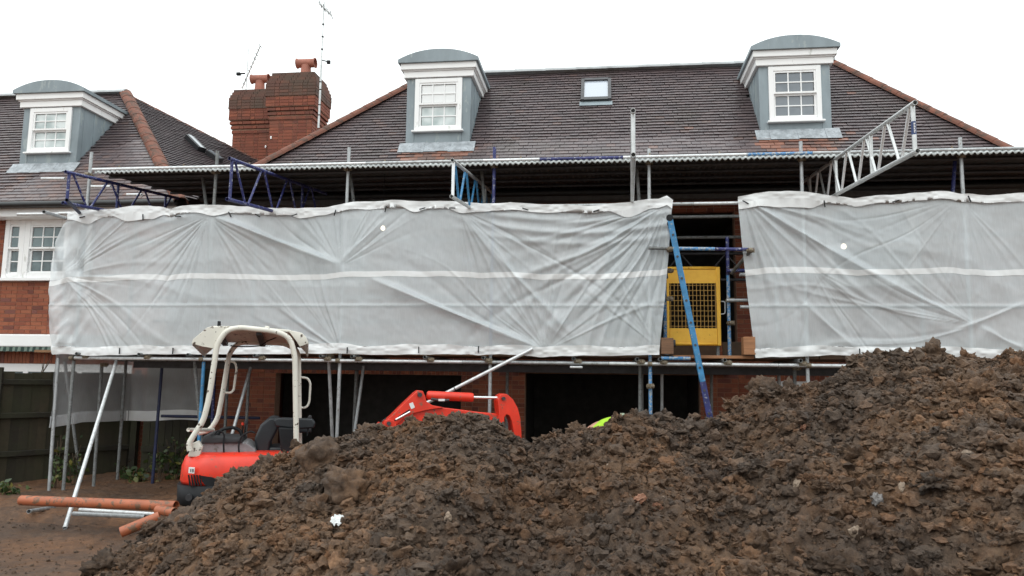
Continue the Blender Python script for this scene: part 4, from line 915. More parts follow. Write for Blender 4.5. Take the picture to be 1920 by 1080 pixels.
# body: rounded tail
def plan(x0, x1, y0, y1, r, n=10):
    P = []
    for (cx_, cy_, a0) in ((x0+r, y0+r, 180), (x1-.1, y0+.1, 270), (x1-.1, y1-.1, 0), (x0+r, y1-r, 90)):
        rr = r if cx_ == x0+r else .1
        for k in range(n+1): a = math.radians(a0+90*k/n); P.append((cx_+rr*math.cos(a), cy_+rr*math.sin(a)))
    return P
def loft(name, levels, mat, bevel=0):
    mb = MB(); n_ = len(levels[0][1]); vs = [DL(x, y, z) for z, P in levels for x, y in P]; fs = [tuple(range(n_-1, -1, -1)), tuple(range((len(levels)-1)*n_, len(levels)*n_))]
    for L in range(len(levels)-1): fs += [(L*n_+k, L*n_+(k+1) % n_, (L+1)*n_+(k+1) % n_, (L+1)*n_+k) for k in range(n_)]
    mb.add(vs, fs); o = mb.build(name, mat, ex, clean=True)
    for p in o.data.polygons: p.use_smooth = len(p.vertices) == 4 and abs(p.normal.z) < .8
    return o
loft('engine_cover', [(.50, plan(-.25, 1.0, -.10, 1.10, .34)), (.54, plan(-.265, 1.0, -.115, 1.115, .34)), (.70, plan(-.255, 1.0, -.11, 1.11, .34)), (.79, plan(-.225, 1.0, -.08, 1.08, .32)), (.825, plan(-.185, .99, -.04, 1.04, .30)), (.838, plan(-.12, .95, .03, .97, .27))], M['red'])
loft('counterweight', [(.27, plan(-.25, .35, -.11, 1.11, .33)), (.30, plan(-.28, .36, -.13, 1.13, .34)), (.498, plan(-.285, .37, -.135, 1.135, .34))], M['black'])
loft('slew_frame', [(.27, plan(.371, 1.35, -.08, 1.08, .1)), (.499, plan(.371, 1.35, -.10, 1.10, .1))], M['steel_dark'])
loft('floor_plate', [(.501, plan(1.001, 1.45, -.02, 1.02, .1)), (.56, plan(1.001, 1.45, -.02, 1.02, .1))], M['black'])
Yf = -.118
for k in range(5):
    x = 352+k*5.2; dplate('vent_slot', [(x, 891), (x+2.2, 891), (x+5.5, 910), (x+3, 911)], Yf-.004, Yf+.03, M['black'], bevel=0)
dplate('grille', [(376, 892), (398, 895), (416, 901), (428, 910), (430, 916), (410, 914), (386, 911), (379, 903)], Yf-.003, Yf+.02, M['black'], bevel=0)
dplate('seam', [(386, 918), (430, 921), (428, 925), (390, 923)], Yf-.003, Yf+.02, M['black'], bevel=0)
c = dg(447, 905, Yf); MB().tube([c-EYv*.012, c+EYv*.03], .026, 14).build('filler_cap', M['steel_dark'], ex)
c = dg(354, 933, -.136); MB().tube([c-EYv*.01, c+EYv*.03], .035, 14).build('tow_socket', M['rubber'], ex)
st = dplate('sticker', [(354, 876), (365, 877), (364, 888), (353, 887)], Yf-.004, Yf+.02, M['sticker'], bevel=0)
for x0_, y0_, x1_, y1_ in ((356.5, 879.5, 358, 885), (359.5, 879.5, 363, 880.5), (359.5, 882, 363, 883), (359.5, 884.5, 363, 885.5), (359.5, 879.5, 360.5, 885.5), (362, 879.5, 363, 885.5)):
    dplate('digit_stroke', [(x0_, y0_), (x1_, y0_), (x1_, y1_), (x0_, y1_)], Yf-.006, Yf-.003, M['ink'], bevel=0, parent=st)
MB().prism([dg(*p, .02) for p in ((352, 856), (356, 845), (357, 833), (372, 826), (380, 838), (374, 857))], EYv*-.02, EYv*.08).build('post_foot', M['cream'], ex, .01, 2, clean=True)
MB().prism([dg(*p, .16) for p in ((375, 858), (378, 836), (385, 828), (462, 830), (478, 842), (484, 858))], EYv*0, EYv*.62).build('rear_box', M['grey_panel'], ex, .012, 2, clean=True)
MB().prism([dg(*p, .13) for p in ((377, 832), (381, 818), (395, 814), (398, 820), (452, 822), (455, 831))], EYv*0, EYv*.66).build('box_lid', M['rubber'], ex, .01, 2, clean=True)
for a in ([(420, 856), (419, 830), (421, 812), (408, 806), (402, 815)], [(449, 856), (447, 835), (452, 818), (470, 808), (478, 812)]): MB().tube(rounded([dg(x, y, .10) for x, y in a], .04), .010, 8).build('hose', M['black'], ex)
MB().tube(rounded([dg(x, y, .5) for x, y in ((405, 824), (412, 806), (436, 801), (450, 806), (456, 822))], .06), .02, 10).build('hose', M['black'], ex)
# seat and controls
def soft(name, pts, y0, y1, mat, bev=.05): return MB().prism([dg(a, b, y0) for a, b in pts], EYv*0, EYv*(y1-y0)).build(name, mat, ex, bev, 4, clean=True)
soft('seat_back', [(484, 856), (476, 825), (488, 797), (506, 782), (522, 783), (524, 800), (508, 830), (504, 858)], .30, .76, M['seat'], .03)
soft('seat_cushion', [(500, 860), (505, 838), (560, 838), (568, 848), (565, 862)], .28, .78, M['seat'], .03)
soft('armrest', [(512, 788), (520, 783), (586, 785), (592, 793), (589, 803), (560, 805), (516, 800)], .12, .22, M['seat'], .02)
soft('control_console', [(522, 801), (552, 803), (548, 860), (528, 860)], .10, .24, M['black'], .02)
soft('armrest', [(530, 800), (584, 801), (584, 812), (534, 812)], .82, .92, M['seat'], .02)
for (a, b), y in (((462, 790), .60), ((581, 782), .16)):
    t_ = dg(a, b, y); b_ = dg(a-5, b+35, y); MB().tube([b_, t_], .010, 8).build('lever', M['black'], ex); MB().tube([t_-V(0, 0, .04), t_, t_+V(.005, 0, .02)], .022, 10, radii=[.016, .024, .014]).build('lever_knob', M['rubber'], ex)
t_ = dg(455, 797, .7); MB().tube([t_-V(0, 0, .2), t_], .007, 6).build('lever', M['black'], ex); MB().tube([t_, t_+V(0, 0, .03)], .016, 8).build('red_knob', M['red'], ex)
# tracks, blade
for y0, y1 in ((-.10, .13), (.87, 1.10)):
    pts = rounded([(.0, 0, .19), (-.05, 0, .01), (.3, 0, 0), (1.2, 0, 0), (1.5, 0, .02), (1.48, 0, .26), (.9, 0, .25), (.05, 0, .26), (0, 0, .19)], .14, 5)[:-1]
    tr_ = MB().prism([DL(p.x-.2, 0, p.z) for p in pts], EYv*y0, EYv*y1).build('track', M['rubber'], ex, clean=True)
    for k in range(22): MB().box((-.03, y0-.01, -.012), (.03, y1+.01, .012), Matrix.Translation(DL(-.1+k*.065, 0, .256) )@ Matrix.Rotation(dz_, 4, 'Z')).build('track_pad', M['rubber'], tr_) if k % 2 == 0 else None
MB().prism([DL(x+2.5, 0, z) for x, z in ((-.52, .02), (-.47, .0), (-.44, .14), (-.46, .28), (-.51, .28), (-.49, .14))], EYv*-.1, EYv*1.1).build('dozer_blade', M['steel_dark'], ex, clean=True)
# boom, cylinder and stick
C0, C1 = .38, .62; rfp = .38
MB().prism([DL(x, 0, z) for x, z in ((1.30, .30), (1.62, .34), (1.66, .62), (1.30, .58))], EYv*.33, EYv*.67).build('swing_bracket', M['red'], ex, .015, 2, clean=True)
pr0 = dg(690, 835, .5); MB().bar(DL(1.50, .5, .52), pr0, .20, .17).build('boom_foot', M['red'], ex, .02, 2, clean=True)
MB().tube([DL(1.58, .5, .40), DL(1.58, .5, .40).lerp(pr0, .6)-V(0, 0, .10)], .045, 14).build('boom_ram', M['red'], ex)
s0 = dg(957, 840, .5); s1 = s0+EX*-.12+V(0, 0, -.50+.0); MB().bar(s0+V(0, 0, .12), s1, .13, .13, (1, 0, 0)).build('dipper', M['red'], ex, .015, 2, clean=True)
bk = [s1+EX*x+V(0, 0, z) for x, z in ((.10, .06), (.06, -.16), (-.08, -.27), (-.26, -.27), (-.36, -.14), (-.33, -.12), (-.24, -.22), (-.10, -.21), (.0, -.12), (.03, .04))]
MB().prism(bk, EYv*-.22, EYv*.22).build('bucket', M['steel_dark'], ex, clean=True)
for yy in (-.22, .215): MB().prism([bk[0], bk[1], bk[2], bk[3], bk[4]], EYv*yy, EYv*(yy+.012)).build('bucket_side', M['steel_dark'], ex, clean=True)
dplate('boom', [(724, 812), (737, 799), (752, 787), (772, 774), (795, 768), (828, 764), (862, 768), (900, 773), (934, 776), (942, 796), (944, 816), (900, 812), (862, 806), (828, 806), (798, 814), (774, 830), (752, 860), (726, 872)], C0+.05, C1-.05, M['red'], ref=rfp, bevel=.012)
dplate('boom_bracket', [(716, 806), (722, 790), (735, 779), (757, 757), (778, 737), (785, 732), (793, 733), (797, 742), (800, 753), (811, 760), (832, 764), (800, 769), (775, 775), (757, 785), (742, 797), (736, 812), (728, 818)], C0, C1, M['red'], ref=rfp)
dplate('swing_post', [(640, 858), (665, 832), (690, 811), (713, 792), (715, 805), (707, 822), (690, 850), (670, 870)], C0+.03, C1-.03, M['red'], ref=rfp)
dplate('pivot_lug', [(718, 800), (722, 789), (730, 786), (740, 790), (744, 800), (738, 818), (722, 826), (716, 815)], C0-.02, C1+.02, M['red'], ref=rfp-.02)
dplate('slot', [(738, 790), (748, 780), (768, 767), (769, 771), (744, 788)], C0-.003, C0+.01, M['black'], ref=C0-.003, bevel=0)
MB().tube([dg(742, 787, C0-.02), dg(769, 772, C0-.02)], .013, 10).build('ram_rod', M['chrome'], ex)
dplate('sticker', [(767, 757), (774, 754), (778, 764), (771, 767)], C0-.004, C0+.01, M['sticker'], ref=C0-.004, bevel=0)
MB().tube([dg(800, 741, .5), dg(803, 741.3, .5), dg(884, 745, .5), dg(887, 745, .5)], .05, 18, radii=[.04, .056, .058, .052]).build('ram_cylinder', M['red'], ex)
MB().tube([dg(885, 745, .5), dg(940, 746, .5)], .019, 12).build('ram_rod', M['chrome'], ex)
MB().tube([dg(808, 748, .45), dg(830, 751, .45), dg(842, 750, .45)], .016, 8).build('hose', M['steel_dark'], ex); dplate('hose_tag', [(822, 748), (834, 748), (834, 752), (822, 752)], .43, .44, M['sticker'], bevel=0)
dplate('stick_end', [(934, 752), (937, 742), (944, 738), (951, 739), (962, 749), (971, 765), (976, 785), (978, 812), (978, 850), (966, 850), (964, 815), (960, 790), (955, 779), (950, 777), (946, 782), (945, 800), (950, 850), (936, 850), (933, 800), (936, 775)], C0, C1, M['red'], ref=rfp)
for a, b, r_ in ((787, 740, .028), (729, 794, .026), (944, 747, .022)):
    c = dg(a, b, C0-.02); MB().tube([c-EYv*.025, c+EYv*.28], r_, 12).build('pin', M['steel_dark'], ex)
MB().tube([dg(716, 790, .45), dg(724, 784, .45)], .006, 6).build('grease_nipple', M['steel_dark'], ex)

# ================================================================== ground and the soil heap
def worley(x, y, sc_, seed):
    r = np.random.default_rng(seed); J = r.random((128, 128, 3)); x = x*sc_+500; y = y*sc_+500; xi = np.floor(x).astype(int); yi = np.floor(y).astype(int); best = np.full(x.shape, 9.); val = np.zeros(x.shape)
    for i in (-1, 0, 1):
        for j in (-1, 0, 1):
            a, b = xi+i, yi+j; q = J[a % 128, b % 128]; d = (a+q[..., 0]-x)**2+(b+q[..., 1]-y)**2; d = d/(.35+.9*q[..., 2])
            m_ = d < best; best = np.where(m_, d, best); val = np.where(m_, q[..., 2], val)
    return np.sqrt(best), val
CREST = [(60, 1130, 5.3), (165, 1078, 5.6), (215, 1025, 5.9), (250, 1000, 6.1), (300, 975, 6.3), (345, 950, 6.45), (400, 918, 6.6), (450, 884, 6.6), (500, 862, 6.6), (560, 842, 6.6), (600, 836, 6.6), (640, 826, 6.6), (700, 814, 6.6), (760, 800, 6.6), (810, 786, 6.6), (850, 780, 6.6), (900, 784, 6.6),
         (935, 792, 6.6), (960, 815, 6.6), (985, 832, 6.65), (1040, 818, 6.7), (1100, 809, 6.7), (1140, 797, 6.75), (1180, 784, 6.8), (1205, 780, 6.8), (1260, 782, 6.8), (1310, 790, 6.8), (1350, 784, 6.8), (1385, 762, 6.85), (1425, 732, 6.9), (1470, 728, 6.9), (1515, 728, 6.9), (1550, 705, 6.95), (1600, 682, 7), (1650, 666, 7), (1700, 666, 7), (1770, 667, 7), (1840, 675, 7), (1900, 662, 7), (2000, 655, 7), (2200, 690, 7), (2500, 900, 7)]
CREST = [(a, b+(7 if a < 380 else 2 if a < 700 else -6 if a < 1400 else 0), c) for a, b, c in CREST]
cx = np.array([tuple(at(a, b, Y=c)) for a, b, c in CREST]); cx = cx[np.argsort(cx[:, 0])]
def heapH(X, Y):
    zc = np.interp(X, cx[:, 0], cx[:, 2], left=-.3, right=-.3); yc = np.interp(X, cx[:, 0], cx[:, 1])+.10*npnoise(X, X*0, 1.5, 91)
    d = yc-Y; sf = .40+.05*npnoise(X, Y, .5, 92); f = zc-np.where(d > 0, sf*np.maximum(d, 0)**1.06+.02*d, .85*-d); f = f+.09*npnoise(X, Y, 1.1, 93)*np.clip(np.abs(d)*1.2, .15, 1)+.05*npnoise(X, Y, 2.7, 94)*np.clip(np.abs(d)*2, .3, 1)
    return f
def groundH(X, Y):
    g = .03*npnoise(X, Y, .8, 71)+.015*npnoise(X, Y, 3.1, 72)+.008*npnoise(X, Y, 9, 73)-.02
    r_ = Y-(8.25+.10*(X+7)); g = g-.07*np.exp(-(r_/.07)**2)*(X < -4.5)+.04*np.exp(-((r_-.16)/.08)**2)*(X < -4.5)          # wheel rut
    return g
def lumps(X, Y):
    w1, v1 = worley(X, Y, 3.2, 5); w2_, v2 = worley(X+.13*npnoise(X, Y, 5, 6), Y, 7.5, 7); w3, v3 = worley(X, Y+.05*npnoise(X, Y, 11, 8), 18, 9)
    a = .6+.5*npnoise(X, Y, .9, 10)
    rdg = lambda s_, q: (1-np.abs(npnoise(X+.05*npnoise(X, Y, s_, q+1), Y, s_, q)))*2-1.4
    return a*(.075*np.clip(1-w1**2, 0, 1)*(.3+v1)+.05*np.clip(1-w2_**1.6, 0, 1)*(.4+v2))+.022*np.clip(1-w3**1.4, 0, 1)*(.5+v3)-.075*a+.022*rdg(7, 50)+.017*rdg(15, 52)+.012*rdg(31, 54)-.03
# one ground sheet, fine near the work and coarse out to the horizon
def axis(a, b, st, far): return np.concatenate([-np.geomspace(far, 1, 14)+a, np.arange(a, b, st), b+np.geomspace(1, far, 14)])
gx, gy_ = axis(-13, 8, .045, 900), axis(3, 13.2, .035, 900); X, Y = np.meshgrid(gx, gy_); nearm = ((X > -13) & (X < 8) & (Y > 3) & (Y < 13.2))
Z = np.where(nearm, groundH(X, Y), -.06)
la, va = worley(X, Y, 12, 31); rough = np.clip(npnoise(X, Y, 1.3, 32)+(Y > 8.6)*.8, 0, 1); Z = Z+np.where(nearm, rough*.035*np.clip(1-la**1.5, 0, 1), 0)
Vv = np.stack([X, Y, Z], -1).reshape(-1, 3); nX = len(gx); i = np.arange((len(gy_)-1)*nX).reshape(len(gy_)-1, nX)[:, :-1].ravel()
g_ = link('ground', mesh_np('ground', Vv, np.stack([i, i+1, i+nX+1, i+nX], 1), True), M['ground']); g_['kind'] = 'structure'
st_ = .0165; hx, hy = np.arange(-6.6, 8.4, st_), np.arange(3.0, 10.2, st_); X, Y = np.meshgrid(hx, hy); H0 = heapH(X, Y); L_ = lumps(X, Y); fade = np.clip((H0+.12)/.25, 0, 1)
H = H0+L_*fade; Yd = Y-(.45*L_*fade)+.01*npnoise(X, Y, 13, 14); Xd = X+.016*npnoise(X, Y, 15, 15)*fade
Vv = np.stack([Xd, Yd, H], -1).reshape(-1, 3); nX = len(hx); i = np.arange((len(hy)-1)*nX).reshape(len(hy)-1, nX)[:, :-1]; keep = (H0[:-1, :-1] > -.22).ravel(); i = i.ravel()[keep]
me = mesh_np('soil_heap', Vv, np.stack([i, i+1, i+nX+1, i+nX], 1), True); tv = .5+.16*npnoise(X, Y, 3, 16)+.12*npnoise(X, Y, 25, 17); set_attr(me, 'tint', np.clip(tv, 0, .82).ravel())
heap = link('soil_heap', me, M['soil']); tag(heap, 'big heap of wet brown clay soil filling the foreground', 'soil heap', kind='stuff')
# clods: lumpy balls scattered over and half sunk in the heap
def ico(sub):
    bm = bmesh.new(); bmesh.ops.create_icosphere(bm, subdivisions=sub, radius=1); v = np.array([x.co[:] for x in bm.verts]); f = np.array([[q.index for q in p.verts] for p in bm.faces]); bm.free(); return v, f
from mathutils import noise as mn
def proto(sub, k, amp):
    v, f = ico(sub); out = []; sg = -1 if sub > 2 else 1
    for s_ in range(k):
        o3 = Vector((s_*7.3, s_*3.1, 0)); q = np.array([max(.3, 1.1+amp*mn.noise(Vector(p)*1.3+o3)+amp*sg*(.35-1.2*abs(mn.noise(Vector(p)*2.4+o3)))+(amp*sg*(.2-.8*abs(mn.noise(Vector(p)*5.5+o3))) if sub > 1 else 0)+(amp*.22*mn.noise(Vector(p)*11+o3) if sub > 2 else 0)) for p in v])
        out.append(v*q[:, None]*np.array([RNG.uniform(.8, 1.3), RNG.uniform(.7, 1.1), RNG.uniform(.55, .95)]))
    return np.array(out), f
def scatter(name, n_, rmin, rmax, pw, sub, k, amp, tints, region, mat, parent, z_off=.2, smooth=False):
    Pr, f = proto(sub, k, amp); x, y = region(n_); n_ = len(x); r = rmin*(1-RNG.random(n_)*(1-(rmin/rmax)**pw))**(-1/pw); h0 = heapH(x, y); l = lumps(x, y)*np.clip((h0+.12)/.25, 0, 1); ok = h0 > -.12
    base = np.where(ok, h0+l, groundH(x, y)); yy = y-.45*l*ok; ang = RNG.random((n_, 3))*6.28; c, s_ = np.cos(ang), np.sin(ang)
    Rz_ = np.zeros((n_, 3, 3)); Rz_[:, 0, 0] = c[:, 0]; Rz_[:, 0, 1] = -s_[:, 0]; Rz_[:, 1, 0] = s_[:, 0]; Rz_[:, 1, 1] = c[:, 0]; Rz_[:, 2, 2] = 1
    Rx_ = np.zeros((n_, 3, 3)); Rx_[:, 0, 0] = 1; a = (ang[:, 1]-3.14)*.35; Rx_[:, 1, 1] = np.cos(a); Rx_[:, 1, 2] = -np.sin(a); Rx_[:, 2, 1] = np.sin(a); Rx_[:, 2, 2] = np.cos(a)
    V_ = np.einsum('nij,nkj->nki', Rz_ @ Rx_, Pr[RNG.integers(0, k, n_)]*r[:, None, None])+np.stack([x, yy, base+r*z_off], -1)[:, None]
    nv_ = V_.shape[1]; F_ = (f[None]+nv_*np.arange(n_)[:, None, None]).reshape(-1, 3); me = mesh_np(name, V_.reshape(-1, 3)-np.array(worldpos(parent).translation if parent else (0, 0, 0)), F_, smooth)
    set_attr(me, 'tint', np.repeat(tints(n_), nv_)); o = link(name, me, mat, parent); o['kind'] = 'stuff'; return o
def reg_heap(n_):
    x = RNG.uniform(-6.3, 6.2, n_*3); y = 3.4+RNG.random(n_*3)**.8*4.4; yc = np.interp(x, cx[:, 0], cx[:, 1]); ok = (heapH(x, y) > -.06) & (y < yc+.3) & (np.abs(x+.12*y) < y*.80+.4); return x[ok][:n_], y[ok][:n_]
ts = lambda n_: np.clip(RNG.normal(.5, .21, n_), .03, .9)
scatter('clods', 420, .04, .10, 2.6, 4, 16, .8, ts, reg_heap, M['soil'], heap, .0, True)
scatter('clods', 1300, .022, .05, 2.2, 3, 22, .95, ts, reg_heap, M['soil'], heap, .2, True)
scatter('clods', 3200, .022, .055, 2.4, 2, 30, .95, ts, reg_heap, M['soil'], heap, .25)
scatter('clods', 7500, .012, .032, 2.2, 2, 26, .95, ts, reg_heap, M['soil'], heap, .3)
scatter('crumbs', 20000, .006, .016, 2.5, 1, 16, .5, lambda n_: np.clip(RNG.normal(.5, .2, n_), .0, .95), reg_heap, M['soil'], heap, .3)
scatter('flecks', 90, .006, .013, 2.5, 1, 8, .4, lambda n_: np.full(n_, 1.), reg_heap, M['stone'], heap, .5)
def reg_crest(n_):
    x = RNG.uniform(-5.2, 6.0, n_); return x, np.interp(x, cx[:, 0], cx[:, 1])+RNG.normal(-.02, .12, n_)
scatter('crest_clods', 520, .02, .075, 2.0, 3, 18, 1.0, ts, reg_crest, M['soil'], heap, .35)
def reg_gr(n_):
    x = RNG.uniform(-8.5, -3.6, n_); y = RNG.uniform(5.6, 11.5, n_); ok = (heapH(x, y) < -.05); return x[ok], y[ok]
scatter('ground_clods', 2600, .006, .035, 2.4, 1, 12, .5, ts, reg_gr, M['soil'], g_, .2)
# single lumps and stones that can be picked out
def hitH(px, py):
    d = ray(px, py); t = 3.0/d.y
    while t*d.y < 9.5:
        p = CAM+d*t; h0 = float(heapH(np.array(p.x), np.array(p.y))); h = max(h0+float(lumps(np.array(p.x), np.array(p.y)))*min(max((h0+.12)/.25, 0), 1), float(groundH(np.array(p.x), np.array(p.y))))
        if p.z < h: return p
        t += .01/d.y
    return p
def stone(px, py, sz, mat, label, cat='stone', seed=1, flat=.7, grp=None):
    p = hitH(px, py); v, f = ico(4 if sz > .1 else 3); r = sz; o3 = Vector((seed*5.1, seed*2.3, 1)); vs = []
    for q in v:
        q = Vector(q); k = .9+.45*mn.noise(q*1.5+o3)+.45*abs(mn.noise(q*2.6+o3))+.30*abs(mn.noise(q*6+o3))+.1*mn.noise(q*13+o3); vs.append((q.x*k*r, q.y*k*r, q.z*k*r*flat))
    mb = MB(); mb.add(vs, [tuple(a) for a in f], sz > .1); o = mb.build('clay_lump' if cat == 'clay lump' else 'stone', M[mat]); o.location = p+Vector((0, 0, r*.15)); o.rotation_euler = (seed*.7, seed*.4, seed*1.3)
    if mat == 'soil': set_attr(o.data, 'tint', [.55]*len(o.data.vertices))
    return tag(o, label, cat, grp)
stone(603, 866, .17, 'soil', 'large smooth clay lump on the heap crest just right of the excavator', 'clay lump', 3, .8)
stone(648, 925, .16, 'soil', 'wide rounded clay lump midway up the left part of the heap', 'clay lump', 7, .75)
stone(1430, 730, .15, 'soil', 'jagged clay lump on the crest below the right-hand sheeting edge', 'clay lump', 9, .8)
stone(1813, 857, .035, 'stone', 'pale cream stone high on the right flank of the heap', seed=2)
stone(1644, 940, .045, 'stone_grey', 'grey angular stone low on the right-hand side of the heap', seed=4)
stone(1495, 909, .036, 'stone', 'rounded tan stone in the middle of the right half of the heap', seed=5)
stone(1689, 915, .034, 'stone', 'thin flat pale stone lying just above the grey angular one', seed=6, flat=.35)
stone(1198, 940, .05, 'brick_frag', 'ochre broken lump of brick near the centre of the heap', seed=8)
stone(1232, 955, .04, 'brick_frag', 'flat pink brick flake right of the ochre brick lump', seed=10, flat=.3)
stone(840, 973, .032, 'stone', 'sandy coloured stone left of centre low on the heap', seed=11)
stone(1219, 869, .020, 'paper', 'small bright white stone below the heap crest in the centre', seed=12)
stone(1605, 1003, .045, 'stone', 'brownish oval stone near the bottom right of the heap', seed=13)
stone(1505, 803, .028, 'brick_frag', 'small reddish brick piece below the crest on the right', seed=14)
p = hitH(632, 987); mb = MB(); n_ = 7; vs = []
for a in range(n_):
    for b_ in range(n_): vs.append((p.x-.05+a*.015+.008*math.sin(b_*3+a), p.y-.02+b_*.009, p.z+.015+.012*math.sin(a*2.3)*math.cos(b_*1.9)+b_*.010))
mb.add(vs, [(a*n_+b_, a*n_+b_+1, (a+1)*n_+b_+1, (a+1)*n_+b_) for a in range(n_-1) for b_ in range(n_-1) if (a, b_) not in ((0, 0), (5, 5), (0, 5), (3, 0))]); o = mb.build('scrap', M['paper']); tag(o, 'crumpled white scrap lying on the heap below the excavator boom', 'scrap'); o.modifiers.new('thickness', 'SOLIDIFY').thickness = .003

# ================================================================== pipes and tubes on the ground
def pipe_obj(name, label, cat, a, b, r, mat, grp=None, hollow=True):
    mb = MB(); a = Vector(a); b = Vector(b); mb.tube([a, a+(b-a)*.02, a+(b-a)*.5, b], r, 18, hollow=r*.88); return tag(mb.build(name, mat), label, cat, grp)
a, b = at(40, 938, Y=7.95), at(330, 949, Y=7.75); b = a+(b-a)*1.0
pipe_obj('drain_pipe', 'long orange plastic drain pipe lying across the tubes left of the excavator', 'pipe', a, b, .055, M['orange_pipe'], 'orange drain pipes')
a, b = at(227, 998, Y=6.9), at(300, 968, Y=7.05); pipe_obj('drain_pipe', 'short end of orange drain pipe sticking out of the foot of the heap', 'pipe', a, b, .05, M['orange_pipe'], 'orange drain pipes')
a, b = at(296, 956, Y=7.6), at(328, 961, Y=7.5); pipe_obj('drain_pipe', 'stub of orange drain pipe under the right end of the long one', 'pipe', a, b, .05, M['orange_pipe'], 'orange drain pipes')
pipe_obj('scaffold_tube', 'pale tube on the mud nearest the rut, under the orange pipe', 'tube', at(138, 963, Y=8.1), at(272, 969, Y=7.95), .024, M['galv'], 'loose tubes on the mud')
pipe_obj('scaffold_tube', 'bright loose tube lying just behind the other under the orange pipe', 'tube', at(150, 956, Y=8.35), at(300, 965, Y=8.1), .024, M['galv_bright'], 'loose tubes on the mud')
pipe_obj('scaffold_tube', 'short bluish loose tube poking out below the left end of the orange pipe', 'tube', at(54, 959, Y=8.3), at(110, 950, Y=9.2), .024, M['galv'], 'loose tubes on the mud')

# ================================================================== fence, side gate, plants
fd = Vector((.49, .87, 0)).normalized(); fn = Vector((.87, -.49, 0)); F0 = Vector((-10.6, 8.95, 0))
fe = tag(empty('wooden_fence', tuple(F0)), 'mossy dark boarded fence on the left running back towards the houses', 'fence')
fb = Pieces('fence_board', M['fence']); L = 4.5; k = 0; s = 0
while s < L:
    h = 1.73+RNG.normal(0, .012); c = F0+fd*(s+.07)+V(0, 0, h/2-.05)+fn*(.004*(k % 2)); fb.add(boxM(c, fd*.150+fn*.012, fn*.018, V(0, 0, h+.05)), RNG.random(), fe, 1); s += .135; k += 1
fb.finish()
for z, dp in ((1.55, .05), (1.02, .07), (.42, .07)):
    for j in range(2): MB().bar(F0+fd*(j*L/2+.01)+fn*(dp/2+.012)+V(0, 0, z), F0+fd*((j+1)*L/2-.01)+fn*(dp/2+.012)+V(0, 0, z-.01), dp, .085).build('rail', M['fence'], fe, .008)
for s in (.1, 2.2, 4.4): MB().box((-.05, -.05, -.05), (.05, .05, 1.78), Matrix.Translation(F0+fd*s+fn*.07) @ Matrix.Rotation(.5, 4, 'Z')).build('post', M['fence'], fe, .006)
fb = Pieces('gate_board', M['fence']); sg = tag(empty('side_gate', (-7.5, 12.8, 0)), 'dark boarded side gate in the gap between the two houses', 'gate')
for k in range(9): fb.add(boxM(V(-8.05+k*.14, 12.62, .92), V(.132, 0, 0), V(0, .022, 0), V(0, 0, 1.85)), RNG.random()*.6, sg, 1)
fb.finish()
for z in (.35, 1.55): MB().box((-8.1, 12.56, z), (-6.86, 12.607, z+.10)).build('rail', M['fence'], sg)
def plant(label, base, h, n_, spread, seed, lean=0):
    r = np.random.default_rng(seed); base = Vector(base); o = tag(empty('climbing_plant', tuple(base)), label, 'plant', 'plants along the fence foot'); mb = MB(); tips = []
    for k in range(5):
        a = r.uniform(0, 6.28); t = base+V(math.cos(a)*spread*r.uniform(.3, 1)+lean, math.sin(a)*spread*.4, h*r.uniform(.6, 1)); m_ = base.lerp(t, .5)+V(r.normal(0, .04), r.normal(0, .04), .06); P = rounded([base+V(r.normal(0, .02), 0, -.03), m_, t], .3, 5); mb.tube(P, .006, 5); tips.append(P)
    mb.build('stems', M['stem'], o); vs = []; fs = []; tn = []
    for k in range(n_):
        P = tips[r.integers(0, 5)]; i_ = r.integers(1, len(P)); c = P[i_-1].lerp(P[i_], r.random())+V(*r.normal(0, .055, 3)); s_ = r.uniform(.025, .055); u = Vector(r.normal(0, 1, 3)).normalized(); v_ = u.cross(Vector(r.normal(0, 1, 3))).normalized()
        b_ = len(vs); vs += [tuple(c-u*s_), tuple(c+v_*s_*.7-u*s_*.3), tuple(c+v_*s_*.45+u*s_*.5), tuple(c+u*s_*1.1), tuple(c-v_*s_*.45+u*s_*.5), tuple(c-v_*s_*.7-u*s_*.3)]; fs.append(tuple(range(b_, b_+6))); tn += [float(np.clip(r.normal(.5, .25), 0, 1))]*6
    m2 = MB(); m2.v = vs; m2.f = fs; m2.sm = [False]*len(fs); q = m2.build('leaves', M['leaf'], o); set_attr(q.data, 'tint', tn); q['kind'] = 'stuff'
plant('yellowing climber between the two left-most scaffold legs', at(100, 930, Y=10.7), 1.0, 60, .10, 1)
plant('small ivy clump with a few pale leaves beside the leaning scaffold prop', at(140, 925, Y=11.2), .8, 50, .16, 2)
plant('leafy green bramble low behind the navy scaffold leg', at(250, 935, Y=11.6), .55, 230, .45, 3)
plant('dark ivy growing up beside the excavator tail', at(325, 935, Y=11.8), .95, 150, .28, 4)
plant('low weeds at the foot of the mossy fence at the left edge', at(25, 938, Y=10.0), .25, 80, .35, 5)
plant('trailing dry shoots below the hanging sheeting hem', at(298, 900, Y=11.5), .75, 60, .12, 6)
tw = tag(empty('twig', tuple(at(78, 700, Y=11.6))), 'bare branching twig rising above the fence top at the left', 'twig')
mb = MB(); q0 = at(76, 704, Y=11.6)
for (a, b_) in ((82, 688), (90, 676), (99, 664), (84, 664), (79, 680)): mb.tube([q0, at((76+a)/2+2, (704+b_)/2, Y=11.6), at(a, b_, Y=11.6)], .007, 6, radii=[.009, .006, .003])
mb.build('branches', M['stem'], tw)

